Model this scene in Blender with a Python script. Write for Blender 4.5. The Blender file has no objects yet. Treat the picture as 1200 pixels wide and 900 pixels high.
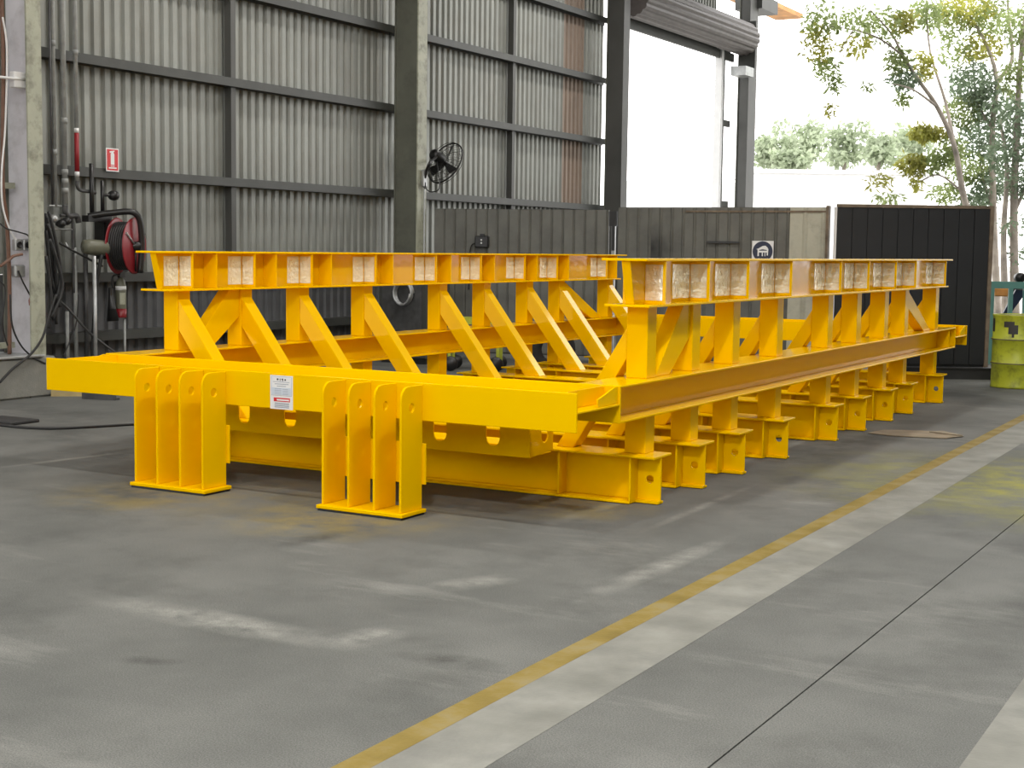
import bpy, math, random
import numpy as np
from mathutils import Vector, Matrix
from mathutils.geometry import tessellate_polygon
R = random.Random(7)
scene = bpy.context.scene
COL = scene.collection

# ------------------------------------------------------------------ camera
CAM = Vector((3.114, -7.258, 1.6)); YAW, PITCH, ROLL, FPX = 29.626, -5.307, 0.745, 1699.56
ya, pt, rl = (math.radians(v) for v in (YAW, PITCH, ROLL))
FW = Vector((-math.sin(ya)*math.cos(pt), math.cos(ya)*math.cos(pt), math.sin(pt)))
RT0 = Vector((math.cos(ya), math.sin(ya), 0)); UP0 = RT0.cross(FW)
RT = math.cos(rl)*RT0 + math.sin(rl)*UP0; UP = -math.sin(rl)*RT0 + math.cos(rl)*UP0
cd = bpy.data.cameras.new('camera'); cam = bpy.data.objects.new('camera', cd); COL.objects.link(cam)
cd.sensor_width = 36; cd.sensor_fit = 'HORIZONTAL'; cd.lens = FPX*36/1200; cd.clip_end = 600
cam.matrix_world = Matrix(((RT.x, UP.x, -FW.x, CAM.x), (RT.y, UP.y, -FW.y, CAM.y), (RT.z, UP.z, -FW.z, CAM.z), (0, 0, 0, 1)))
scene.camera = cam

# ------------------------------------------------------------------ sky and exposure
SKY = 5.0
world = bpy.data.worlds.new('overcast_sky'); scene.world = world; world.use_nodes = True
bg = world.node_tree.nodes['Background']; bg.inputs[0].default_value = (1, 0.99, 0.97, 1); bg.inputs[1].default_value = SKY
scene.view_settings.view_transform = 'Standard'; scene.view_settings.look = 'None'
scene.view_settings.exposure = -0.56; scene.view_settings.gamma = 1; scene.view_settings.use_curve_mapping = False
LAMP_W = 230.0


def at(u, v, dep):
    return CAM + (FW*FPX + RT*(u-600) - UP*(v-450))*(dep/FPX)


# ------------------------------------------------------------------ materials
def nodes_of(name):
    m = bpy.data.materials.new(name); m.use_nodes = True
    return m, m.node_tree, m.node_tree.nodes['Principled BSDF']


def mat(name, col, rough=.6, metal=0, var=.12, scale=6, bump=0, bscale=40, spec=.5, stain=None, stain_amt=.35, sscale=1.2, coat=0):
    """base colour varied by noise, optional stains of another colour, optional fine relief"""
    m, t, p = nodes_of(name); N = t.nodes; L = t.links
    tc = N.new('ShaderNodeTexCoord')
    nz = N.new('ShaderNodeTexNoise'); nz.inputs['Scale'].default_value = scale; nz.inputs['Detail'].default_value = 6
    L.new(tc.outputs['Object'], nz.inputs['Vector'])
    rp = N.new('ShaderNodeValToRGB'); rp.color_ramp.elements[0].position = .3; rp.color_ramp.elements[1].position = .7
    rp.color_ramp.elements[0].color = (*[c*(1-var) for c in col], 1); rp.color_ramp.elements[1].color = (*[min(1, c*(1+var)) for c in col], 1)
    L.new(nz.outputs['Fac'], rp.inputs['Fac']); out = rp.outputs['Color']
    if stain:
        n2 = N.new('ShaderNodeTexNoise'); n2.inputs['Scale'].default_value = sscale; n2.inputs['Detail'].default_value = 8; n2.inputs['Roughness'].default_value = .65
        L.new(tc.outputs['Object'], n2.inputs['Vector'])
        r2 = N.new('ShaderNodeValToRGB'); r2.color_ramp.elements[0].position = .48; r2.color_ramp.elements[1].position = .72
        r2.color_ramp.elements[0].color = (0, 0, 0, 1); r2.color_ramp.elements[1].color = (stain_amt,)*3+(1,)
        L.new(n2.outputs['Fac'], r2.inputs['Fac'])
        mx = N.new('ShaderNodeMix'); mx.data_type = 'RGBA'; L.new(r2.outputs['Color'], mx.inputs['Factor'])
        L.new(out, mx.inputs['A']); mx.inputs['B'].default_value = (*stain, 1); out = mx.outputs['Result']
    L.new(out, p.inputs['Base Color'])
    p.inputs['Roughness'].default_value = rough; p.inputs['Metallic'].default_value = metal
    p.inputs['Specular IOR Level'].default_value = spec; p.inputs['Coat Weight'].default_value = coat; p.inputs['Coat Roughness'].default_value = .08
    if bump:
        n3 = N.new('ShaderNodeTexNoise'); n3.inputs['Scale'].default_value = bscale; n3.inputs['Detail'].default_value = 4
        L.new(tc.outputs['Object'], n3.inputs['Vector'])
        b = N.new('ShaderNodeBump'); b.inputs['Strength'].default_value = bump; b.inputs['Distance'].default_value = .02
        L.new(n3.outputs['Fac'], b.inputs['Height']); L.new(b.outputs['Normal'], p.inputs['Normal'])
        if coat: L.new(b.outputs['Normal'], p.inputs['Coat Normal'])
    return m


def leafmat(name, col, var=.4):
    m = mat(name, col, .5, var=var, scale=1.5); t = m.node_tree; N = t.nodes; L = t.links; p = N['Principled BSDF']
    tr = N.new('ShaderNodeBsdfTranslucent'); L.new(p.inputs['Base Color'].links[0].from_socket, tr.inputs['Color'])
    mx = N.new('ShaderNodeMixShader'); mx.inputs[0].default_value = .5; L.new(p.outputs[0], mx.inputs[1]); L.new(tr.outputs[0], mx.inputs[2]); L.new(mx.outputs[0], N['Material Output'].inputs['Surface'])
    return m


def concrete():
    m, t, p = nodes_of('worn_concrete'); N = t.nodes; L = t.links
    tc = N.new('ShaderNodeTexCoord')

    def noise(scale, det=6, ro=.6, vec=None):
        n = N.new('ShaderNodeTexNoise'); n.inputs['Scale'].default_value = scale; n.inputs['Detail'].default_value = det; n.inputs['Roughness'].default_value = ro
        L.new(vec or tc.outputs['Object'], n.inputs['Vector']); return n.outputs['Fac']

    def ramp(f, a, b, ca, cb):
        r = N.new('ShaderNodeValToRGB'); r.color_ramp.elements[0].position = a; r.color_ramp.elements[1].position = b
        r.color_ramp.elements[0].color = ca; r.color_ramp.elements[1].color = cb; L.new(f, r.inputs['Fac']); return r.outputs['Color']

    def mix(f, A, B, mode='MIX'):
        x = N.new('ShaderNodeMix'); x.data_type = 'RGBA'; x.blend_type = mode; L.new(f, x.inputs['Factor'])
        for s, v in (('A', A), ('B', B)):
            if isinstance(v, tuple): x.inputs[s].default_value = v
            else: L.new(v, x.inputs[s])
        return x.outputs['Result']
    base = ramp(noise(.8, 8), .3, .7, (.115, .118, .112, 1), (.19, .193, .181, 1))
    mp = N.new('ShaderNodeMapping'); mp.inputs['Scale'].default_value = (.35, 1.3, 1); mp.inputs['Rotation'].default_value = (0, 0, .5); L.new(tc.outputs['Object'], mp.inputs['Vector'])
    scuff = ramp(noise(1.3, 9, .68, mp.outputs['Vector']), .56, .74, (0, 0, 0, 1), (.55,)*3+(1,))
    c = mix(scuff, base, (.33, .33, .305, 1))
    dark = ramp(noise(.7, 9, .66), .5, .72, (0, 0, 0, 1), (.62,)*3+(1,))
    c = mix(dark, c, (.06, .061, .058, 1))
    # worn yellow floor paint in a few places
    yp = N.new('ShaderNodeVectorMath'); yp.operation = 'DISTANCE'; L.new(tc.outputs['Object'], yp.inputs[0]); yp.inputs[1].default_value = (1.35, 3.3, 0)
    ym = N.new('ShaderNodeMapRange'); ym.inputs['From Min'].default_value = .4; ym.inputs['From Max'].default_value = 2.0; ym.inputs['To Min'].default_value = .8; ym.inputs['To Max'].default_value = 0
    L.new(yp.outputs['Value'], ym.inputs['Value'])
    yn = N.new('ShaderNodeMath'); yn.operation = 'MULTIPLY'; L.new(ym.outputs['Result'], yn.inputs[0]); L.new(ramp(noise(2.2, 8, .7), .4, .62, (0, 0, 0, 1), (1, 1, 1, 1)), yn.inputs[1])
    c = mix(yn.outputs['Value'], c, (.30, .29, .05, 1))
    for cx, cy, rr, st in ((-1.95, -.4, .75, .55), (-3.45, -.4, .75, .5), (-.95, .75, .55, .6), (-2.4, .3, 1.6, .25)):
        d = N.new('ShaderNodeVectorMath'); d.operation = 'DISTANCE'; L.new(tc.outputs['Object'], d.inputs[0]); d.inputs[1].default_value = (cx, cy, 0)
        q = N.new('ShaderNodeMapRange'); q.inputs['From Min'].default_value = .1; q.inputs['From Max'].default_value = rr; q.inputs['To Min'].default_value = st; q.inputs['To Max'].default_value = 0; L.new(d.outputs['Value'], q.inputs['Value'])
        w_ = N.new('ShaderNodeMath'); w_.operation = 'MULTIPLY'; L.new(q.outputs['Result'], w_.inputs[0]); L.new(ramp(noise(3.5, 7, .65), .38, .62, (0, 0, 0, 1), (1, 1, 1, 1)), w_.inputs[1])
        c = mix(w_.outputs['Value'], c, (.36, .27, .06, 1))       # yellow overspray around the feet
    def scuff(p0, p1, w, st, col, c):
        dx, dy = p1[0]-p0[0], p1[1]-p0[1]; ln = math.hypot(dx, dy)
        mv = N.new('ShaderNodeVectorMath'); mv.operation = 'SUBTRACT'; L.new(tc.outputs['Object'], mv.inputs[0]); mv.inputs[1].default_value = ((p0[0]+p1[0])/2, (p0[1]+p1[1])/2, 0)
        rt_ = N.new('ShaderNodeVectorRotate'); rt_.rotation_type = 'Z_AXIS'; rt_.inputs['Angle'].default_value = -math.atan2(dy, dx); L.new(mv.outputs[0], rt_.inputs['Vector'])
        ab = N.new('ShaderNodeVectorMath'); ab.operation = 'DIVIDE'; L.new(rt_.outputs[0], ab.inputs[0]); ab.inputs[1].default_value = (ln*.62, w, 1)
        le = N.new('ShaderNodeVectorMath'); le.operation = 'LENGTH'; L.new(ab.outputs[0], le.inputs[0])
        q = N.new('ShaderNodeMapRange'); q.inputs['From Min'].default_value = .2; q.inputs['From Max'].default_value = 1; q.inputs['To Min'].default_value = st; q.inputs['To Max'].default_value = 0; L.new(le.outputs['Value'], q.inputs['Value'])
        w_ = N.new('ShaderNodeMath'); w_.operation = 'MULTIPLY'; L.new(q.outputs['Result'], w_.inputs[0]); L.new(ramp(noise(5, 8, .7), .33, .62, (0, 0, 0, 1), (1, 1, 1, 1)), w_.inputs[1])
        return mix(w_.outputs['Value'], c, col)

    def fpt(u, v):
        d = FW*FPX+RT*(u-600)-UP*(v-450); t_ = -CAM.z/d.z; return (CAM.x+d.x*t_, CAM.y+d.y*t_)
    PALE_C, DARK_C = (.34, .34, .31, 1), (.045, .045, .043, 1)
    for a, b, w, st, col in (((120, 702), (400, 756), .16, .8, PALE_C), ((390, 758), (470, 735), .14, .7, PALE_C), ((500, 690), (610, 675), .14, .6, PALE_C), ((690, 700), (850, 632), .10, .7, PALE_C), ((0, 548), (170, 527), .06, .7, PALE_C),
                             ((760, 620), (880, 570), .05, .5, PALE_C), ((330, 640), (410, 622), .12, .7, DARK_C), ((460, 765), (580, 780), .10, .6, DARK_C), ((140, 772), (210, 776), .07, .8, DARK_C), ((60, 590), (330, 545), .5, .55, DARK_C), ((560, 600), (760, 560), .25, .5, DARK_C), ((850, 560), (1060, 500), .3, .5, DARK_C)):
        c = scuff(fpt(*a), fpt(*b), w, st, col, c)
    grit = ramp(noise(170, 3, .8), .36, .66, (.66,)*3+(1,), (1.32,)*3+(1,))
    one = N.new('ShaderNodeValue'); one.outputs[0].default_value = 1
    c = mix(one.outputs[0], c, grit, 'MULTIPLY')
    L.new(c, p.inputs['Base Color'])
    p.inputs['Roughness'].default_value = .62; p.inputs['Specular IOR Level'].default_value = .02
    b = N.new('ShaderNodeBump'); b.inputs['Strength'].default_value = .12; b.inputs['Distance'].default_value = .008
    L.new(noise(60, 5, .7), b.inputs['Height']); L.new(b.outputs['Normal'], p.inputs['Normal'])
    return m


def yellow_paint(name, rough=.09, bump=0.02, bscale=6, spec=.5, coat=0, ior=1.5, bior=1.08):
    m, t, p = nodes_of(name); N = t.nodes; L = t.links
    tc = N.new('ShaderNodeTexCoord'); nz = N.new('ShaderNodeTexNoise'); nz.inputs['Scale'].default_value = 3; nz.inputs['Detail'].default_value = 3
    L.new(tc.outputs['Object'], nz.inputs['Vector'])
    rp = N.new('ShaderNodeValToRGB'); rp.color_ramp.elements[0].color = (.87, .51, .0, 1); rp.color_ramp.elements[1].color = (.91, .55, .0, 1)
    L.new(nz.outputs['Fac'], rp.inputs['Fac']); L.new(rp.outputs['Color'], p.inputs['Base Color'])
    p.inputs['Roughness'].default_value = rough; p.inputs['Coat Weight'].default_value = coat; p.inputs['Coat Roughness'].default_value = .06; p.inputs['Specular IOR Level'].default_value = spec; p.inputs['Coat IOR'].default_value = ior; p.inputs['IOR'].default_value = bior; p.inputs['Specular Tint'].default_value = (1, .8, .25, 1)
    n2 = N.new('ShaderNodeTexNoise'); n2.inputs['Scale'].default_value = bscale; n2.inputs['Detail'].default_value = 2; L.new(tc.outputs['Object'], n2.inputs['Vector'])
    b = N.new('ShaderNodeBump'); b.inputs['Strength'].default_value = bump; b.inputs['Distance'].default_value = .03
    L.new(n2.outputs['Fac'], b.inputs['Height']); L.new(b.outputs['Normal'], p.inputs['Normal']); L.new(b.outputs['Normal'], p.inputs['Coat Normal'])
    return m


M = {}
M['yellow'] = yellow_paint('glossy_yellow_paint')
M['yellow_web'] = yellow_paint('thick_glossy_yellow_paint', .12, .05, 10, .5, .25, 1.5, 1.15)
M['yellow_brace'] = yellow_paint('mirror_glossy_yellow_paint', .08, .01, 6, .5, 0, 1.5, 1.45)
M['film'] = mat('crinkled_protective_film', (.95, .91, .78), .13, metal=.45, var=.08, scale=9, bump=.55, bscale=20, spec=.5, coat=1)
M['concrete'] = concrete()
M['pale'] = mat('pale_floor_band', (.24, .24, .215), .6, spec=.02, var=.22, scale=3, stain=(.18, .18, .17), stain_amt=.7, sscale=2.5, bump=.2, bscale=60)
M['line'] = mat('worn_yellow_line', (.25, .187, .058), .6, spec=.02, var=.25, scale=4, stain=(.24, .21, .13), stain_amt=.9, sscale=4, bump=.2, bscale=60)
M['joint'] = mat('joint_filler', (.07, .07, .065), .9)
M['clad'] = mat('grey_wall_cladding', (.26, .268, .245), .45, metal=.25, var=.16, scale=1.3, stain=(.22, .21, .18), stain_amt=.55, sscale=.9)
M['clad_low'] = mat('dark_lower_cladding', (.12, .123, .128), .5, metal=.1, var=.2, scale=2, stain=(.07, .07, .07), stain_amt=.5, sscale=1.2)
M['clad_rust'] = mat('rust_stained_cladding', (.27, .20, .15), .5, metal=.1, var=.25, scale=1.5, stain=(.13, .08, .05), stain_amt=.6, sscale=1.5)
M['girt'] = mat('dark_green_grey_steel', (.05, .052, .047), .5, var=.15, scale=3)
M['col'] = mat('olive_grey_column_paint', (.12, .125, .10), .5, var=.15, scale=2, stain=(.06, .06, .05), stain_amt=.6, sscale=3)
M['col_dark'] = mat('dark_grey_column_paint', (.075, .075, .07), .5, var=.15, scale=2)
M['col_edge'] = mat('pale_green_column_paint', (.40, .41, .32), .5, var=.15, scale=2, stain=(.10, .10, .07), stain_amt=.8, sscale=5)
M['col_lit'] = mat('daylit_column_web', (.62, .62, .66), .5, var=.06, scale=2, stain=(.25, .25, .25), stain_amt=.5, sscale=3)  # first column's web: daylight from the left opening put into the colour
M['screen'] = mat('grey_screen_sheet', (.14, .14, .123), .5, metal=.1, var=.15, scale=2, stain=(.06, .06, .055), stain_amt=.6, sscale=1.6)
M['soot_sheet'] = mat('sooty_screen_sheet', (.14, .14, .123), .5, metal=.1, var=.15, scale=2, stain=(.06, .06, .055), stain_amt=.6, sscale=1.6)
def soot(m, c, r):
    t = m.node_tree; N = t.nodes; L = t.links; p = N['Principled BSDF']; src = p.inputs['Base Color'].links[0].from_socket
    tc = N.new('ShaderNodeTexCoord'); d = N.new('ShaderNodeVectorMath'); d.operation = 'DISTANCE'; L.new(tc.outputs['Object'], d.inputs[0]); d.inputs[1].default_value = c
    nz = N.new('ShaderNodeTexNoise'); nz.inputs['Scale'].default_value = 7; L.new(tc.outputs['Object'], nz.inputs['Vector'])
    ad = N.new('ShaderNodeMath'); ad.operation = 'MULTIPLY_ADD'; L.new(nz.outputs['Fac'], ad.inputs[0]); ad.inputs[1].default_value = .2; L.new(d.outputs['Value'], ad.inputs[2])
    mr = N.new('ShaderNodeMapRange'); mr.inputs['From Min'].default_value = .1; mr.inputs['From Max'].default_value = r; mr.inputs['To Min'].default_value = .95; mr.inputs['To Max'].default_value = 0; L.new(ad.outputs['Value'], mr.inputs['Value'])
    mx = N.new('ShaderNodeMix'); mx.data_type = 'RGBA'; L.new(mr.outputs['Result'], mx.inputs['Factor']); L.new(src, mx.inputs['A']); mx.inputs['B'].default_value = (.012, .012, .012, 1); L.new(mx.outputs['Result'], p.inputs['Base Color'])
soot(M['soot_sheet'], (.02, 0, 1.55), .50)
M['cream'] = mat('cream_screen_sheet', (.46, .45, .36), .5, var=.1, scale=3, stain=(.16, .15, .12), stain_amt=.6, sscale=3)
M['black'] = mat('black_board', (.012, .013, .015), .55, var=.3, scale=2)
M['soot'] = mat('dark_rubber', (.02, .02, .02), .7, var=.3)
M['rust'] = mat('rusty_frame', (.17, .13, .09), .7, var=.35, scale=8)
M['galv'] = mat('galvanised_steel', (.42, .43, .43), .4, metal=.6, var=.15, scale=12)
M['dkpipe'] = mat('dark_pipe', (.06, .06, .06), .45, var=.3, scale=10)
M['gpipe'] = mat('grey_pipe', (.30, .31, .30), .45, var=.2, scale=10)
M['roller'] = mat('brown_roller_door', (.115, .10, .095), .5, var=.15)
M['orange'] = mat('orange_fascia', (.55, .25, .06), .6, var=.3, scale=3)
M['white'] = mat('white_paint', (.75, .75, .75), .5, var=.05)
M['red'] = mat('red_enamel', (.22, .012, .018), .35, var=.15)
M['signred'] = mat('sign_red', (.60, .02, .025), .4, var=.03)
M['navy'] = mat('sign_navy', (.012, .02, .055), .4, var=.05)
M['signwhite'] = mat('sign_white', (.8, .8, .8), .4, var=.02)
M['print'] = mat('print_grey', (.30, .33, .40), .5, var=.1)
M['printblack'] = mat('print_black', (.03, .03, .03), .5, var=.1)
M['printlight'] = mat('print_light_blue', (.60, .66, .74), .5, var=.05)
M['olive'] = mat('olive_plastic', (.14, .14, .10), .45, var=.1)
M['blackp'] = mat('black_plastic', (.015, .015, .015), .35, var=.2)
M['hose'] = mat('black_hose', (.018, .018, .018), .5, var=.2)
M['copper'] = mat('brown_cable', (.16, .08, .05), .5, var=.2)
M['drum'] = mat('lime_drum_paint', (.42, .46, .03), .4, var=.1, scale=5, stain=(.05, .05, .02), stain_amt=.7, sscale=7)
M['drumtop'] = mat('grimy_drum_lid', (.10, .08, .06), .7, var=.4, scale=9)
M['teal'] = mat('teal_machine_paint', (.13, .32, .28), .5, var=.1)
M['card'] = mat('brown_cardboard', (.22, .18, .12), .8, var=.2, scale=5)
M['timber'] = mat('timber_offcut', (.45, .35, .16), .7, var=.2)
M['bark'] = mat('pale_gum_bark', (.30, .26, .22), .8, var=.4, scale=3)
M['leaf'] = leafmat('gum_leaf_green', (.27, .33, .13))
M['leafy'] = leafmat('gum_leaf_olive', (.36, .36, .08))
M['leafd'] = leafmat('gum_leaf_dark', (.19, .25, .16))
M['leafhaze'] = leafmat('hazy_distant_leaf', (.40, .46, .32), .25)  # air haze over the far trees is put into this paler leaf colour
M['ground'] = mat('outside_concrete', (.45, .44, .42), .8, spec=.02, var=.1, scale=.3)
M['roof'] = mat('roof_underside', (.35, .36, .36), .6, var=.1)
M['pinkwall'] = mat('pale_pink_wall', (.62, .56, .56), .6, var=.08)
M['lampglow'] = None


def emit(name, col, s):
    m = bpy.data.materials.new(name); m.use_nodes = True; t = m.node_tree
    for n in list(t.nodes): t.nodes.remove(n)
    o = t.nodes.new('ShaderNodeOutputMaterial'); e = t.nodes.new('ShaderNodeEmission'); e.inputs[0].default_value = (*col, 1); e.inputs[1].default_value = s
    t.links.new(e.outputs[0], o.inputs[0]); return m


M['lampglow'] = emit('lamp_glow', (1, .96, .9), 8)

# ------------------------------------------------------------------ mesh helpers


class MB:
    def __init__(s): s.v = []; s.f = []; s.sm = []

    def add(s, vs, fs, smooth=False):
        o = len(s.v); s.v += [tuple(v) for v in vs]; s.f += [tuple(i+o for i in f) for f in fs]; s.sm += [smooth]*len(fs); return s

    def box(s, x0, x1, y0, y1, z0, z1):
        x0, x1 = sorted((x0, x1)); y0, y1 = sorted((y0, y1)); z0, z1 = sorted((z0, z1))
        return s.add([(x0, y0, z0), (x1, y0, z0), (x1, y1, z0), (x0, y1, z0), (x0, y0, z1), (x1, y0, z1), (x1, y1, z1), (x0, y1, z1)],
                     [(0, 3, 2, 1), (4, 5, 6, 7), (0, 1, 5, 4), (1, 2, 6, 5), (2, 3, 7, 6), (3, 0, 4, 7)])

    def prism(s, prof, org, ax, ay, ext):
        """closed profile (u,v) in plane (org,ax,ay) extruded by vector ext (ext = direction of ax x ay)"""
        org, ax, ay, ext = map(Vector, (org, ax, ay, ext)); n = len(prof)
        a = [org+ax*u+ay*v for u, v in prof]; b = [p+ext for p in a]
        fs = [(i, (i+1) % n, n+(i+1) % n, n+i) for i in range(n)]
        return s.add(a+b, fs+[tuple(range(n-1, -1, -1)), tuple(range(n, 2*n))])

    def plate(s, outline, holes, org, ax, ay, ext):
        org, ax, ay, ext = map(Vector, (org, ax, ay, ext))
        loops = [outline]+holes
        tri = tessellate_polygon([[Vector((u, v, 0)) for u, v in lp] for lp in loops])
        flat = [p for lp in loops for p in lp]; n = len(flat)
        a = [org+ax*u+ay*v for u, v in flat]; b = [p+ext for p in a]
        fs = []
        for t in tri:
            (x1, y1), (x2, y2), (x3, y3) = (flat[i] for i in t)
            if (x2-x1)*(y3-y1)-(x3-x1)*(y2-y1) < 0: t = (t[0], t[2], t[1])
            fs += [(t[2], t[1], t[0]), (t[0]+n, t[1]+n, t[2]+n)]
        o = 0
        for lp in loops:
            m = len(lp)
            ar = sum(lp[i][0]*lp[(i+1) % m][1]-lp[(i+1) % m][0]*lp[i][1] for i in range(m))
            for i in range(m):
                q = (o+i, o+(i+1) % m, o+(i+1) % m+n, o+i+n)
                want = (ar > 0) == (lp is outline)
                fs.append(q if want else q[::-1])
            o += m
        return s.add(a+b, fs)

    def tube(s, pts, r, n=8, cap=True):
        pts = [Vector(p) for p in pts]; rs = r if isinstance(r, (list, tuple)) else [r]*len(pts)
        vs = []; prev = None
        for i, p in enumerate(pts):
            d = (pts[min(i+1, len(pts)-1)]-pts[max(i-1, 0)]).normalized()
            if prev is None:
                a = d.cross(Vector((0, 0, 1)) if abs(d.z) < .9 else Vector((1, 0, 0))).normalized()
            else:
                a = (prev-d*prev.dot(d)).normalized()
            prev = a; b = d.cross(a)
            vs += [p+(a*math.cos(2*math.pi*k/n)+b*math.sin(2*math.pi*k/n))*rs[i] for k in range(n)]
        fs = [(i*n+k, i*n+(k+1) % n, (i+1)*n+(k+1) % n, (i+1)*n+k) for i in range(len(pts)-1) for k in range(n)]
        s.add(vs, fs, True)
        if cap:
            o = len(s.v)-len(vs)
            s.f += [tuple(o+k for k in range(n-1, -1, -1)), tuple(o+(len(pts)-1)*n+k for k in range(n))]; s.sm += [False, False]
        return s

    def lathe(s, prof, c, axis=(0, 0, 1), n=24):
        """profile (radius, height) turned about axis at c"""
        c = Vector(c); d = Vector(axis).normalized()
        a = d.cross(Vector((0, 0, 1)) if abs(d.z) < .9 else Vector((1, 0, 0))).normalized(); b = d.cross(a)
        vs = [c+d*h+(a*math.cos(2*math.pi*k/n)+b*math.sin(2*math.pi*k/n))*max(r, 1e-4) for r, h in prof for k in range(n)]
        fs = [(i*n+k, i*n+(k+1) % n, (i+1)*n+(k+1) % n, (i+1)*n+k) for i in range(len(prof)-1) for k in range(n)]
        return s.add(vs, fs, True)

    def mesh(s, name, m):
        me = bpy.data.meshes.new(name); me.from_pydata(s.v, [], s.f); me.materials.append(M[m] if isinstance(m, str) else m)
        me.polygons.foreach_set('use_smooth', s.sm); me.update(); return me


def link(name, me, parent=None, loc=(0, 0, 0), bevel=0, rz=0):
    o = bpy.data.objects.new(name, me); COL.objects.link(o); o.location = loc; o.rotation_euler = (0, 0, rz)
    if parent: o.parent = parent
    if bevel:
        b = o.modifiers.new('bevel', 'BEVEL'); b.width = bevel; b.segments = 1; b.limit_method = 'ANGLE'; b.angle_limit = .7
    return o


def obj(name, mb, m, parent=None, loc=(0, 0, 0), bevel=0, rz=0):
    return link(name, mb.mesh(name, m), parent, loc, bevel, rz)


def empty(name, loc=(0, 0, 0), rz=0, parent=None):
    o = bpy.data.objects.new(name, None); COL.objects.link(o); o.location = loc; o.rotation_euler = (0, 0, rz); o.empty_display_size = .1
    if parent: o.parent = parent
    return o


def tag(o, label=None, cat=None, group=None, kind=None):
    for k, v in (('label', label), ('category', cat), ('group', group), ('kind', kind)):
        if v: o[k] = v
    return o


def circle(cx, cy, r, n=20): return [(cx+r*math.cos(2*math.pi*i/n), cy+r*math.sin(2*math.pi*i/n)) for i in range(n)]


def isec(h, w, tf, tw, z0=0, cx=0):
    """closed I profile: u across, v up, counter-clockwise"""
    a, b = w/2, tw/2
    return [(cx-a, z0), (cx+a, z0), (cx+a, z0+tf), (cx+b, z0+tf), (cx+b, z0+h-tf), (cx+a, z0+h-tf), (cx+a, z0+h), (cx-a, z0+h), (cx-a, z0+h-tf), (cx-b, z0+h-tf), (cx-b, z0+tf), (cx-a, z0+tf)]


def smooth_path(pts, n=6):
    P = [Vector(p) for p in pts]; out = []
    for i in range(len(P)-1):
        p0, p1, p2, p3 = P[max(i-1, 0)], P[i], P[i+1], P[min(i+2, len(P)-1)]
        for k in range(n):
            t = k/n
            out.append(.5*((2*p1)+(p2-p0)*t+(2*p0-5*p1+4*p2-p3)*t*t+(3*p1-p0-3*p2+p3)*t**3))
    return out+[P[-1]]


# ------------------------------------------------------------------ floor and ground
floor = obj('floor', MB().box(-9.6, 14.5, -18, 25.3, -.25, -.03), 'joint'); tag(floor, kind='structure', label='grey worn concrete workshop floor')
JX = [-9.6, 1.49, 14.5]
JY = [-18, 25.3]
for i in range(len(JX)-1):
    for j in range(len(JY)-1):
        g = .0035
        obj('slab', MB().box(JX[i]+g, JX[i+1]-g, JY[j]+g, JY[j+1]-g, -.03, 0), 'concrete', floor)


def strip(name, x0, x1, y0, y1, m, sk=-.0085):
    return obj(name, MB().prism([(x0+sk*y0, y0), (x1+sk*y0, y0), (x1+sk*y1, y1), (x0+sk*y1, y1)], (0, 0, .0006), (1, 0, 0), (0, 1, 0), (0, 0, .0006)), m, floor)


strip('painted_line', .462, .568, -10, 25, 'line')
strip('pale_band', .569, .868, -10, 25, 'pale')
strip('pale_band', 2.14, 2.9, -10, 25, 'pale')
tag(obj('outside_ground', MB().box(-150, 150, -150, 250, -.4, -.26), 'ground'), kind='structure', label='bright concrete ground outside the shed')

# ------------------------------------------------------------------ left wall
XG = -9.07
wall = empty('wall_left', (XG, 3.3, 0)); tag(wall, kind='structure', label='grey ribbed metal wall with dark horizontal girts')


def ribbed(width, h, pitch=.16, dep=.03, th=.003, flat=.45):
    """trapezoid-ribbed sheet, along +u from 0 to width, ribs towards -n"""
    pr = []; n = int(round(width/pitch)); p = width/n
    for i in range(n):
        b = i*p; pr += [(b, 0), (b+p*flat, 0), (b+p*(flat+.12), dep), (b+p*(.88), dep)]
    pr.append((width, 0)); return pr


def sheet_mesh(name, width, h, m, pitch=.16, dep=.03, flat=.45):
    pr = ribbed(width, h, pitch, dep, flat=flat); b = MB(); n = len(pr)
    vs = [(u, v, z) for z in (0, h) for u, v in pr]+[(u, v+.004, z) for z in (0, h) for u, v in pr]
    fs = [(i, i+1, n+i+1, n+i) for i in range(n-1)]+[(2*n+i+1, 2*n+i, 3*n+i, 3*n+i+1) for i in range(n-1)]
    fs += [(n+i, n+i+1, 3*n+i+1, 3*n+i) for i in range(n-1)]+[(i+1, i, 2*n+i, 2*n+i+1) for i in range(n-1)]
    fs += [(0, n, 3*n, 2*n), (n-1, 3*n-1, 4*n-1, 2*n-1)]
    b.add(vs, fs); return b.mesh(name, m)


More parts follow.
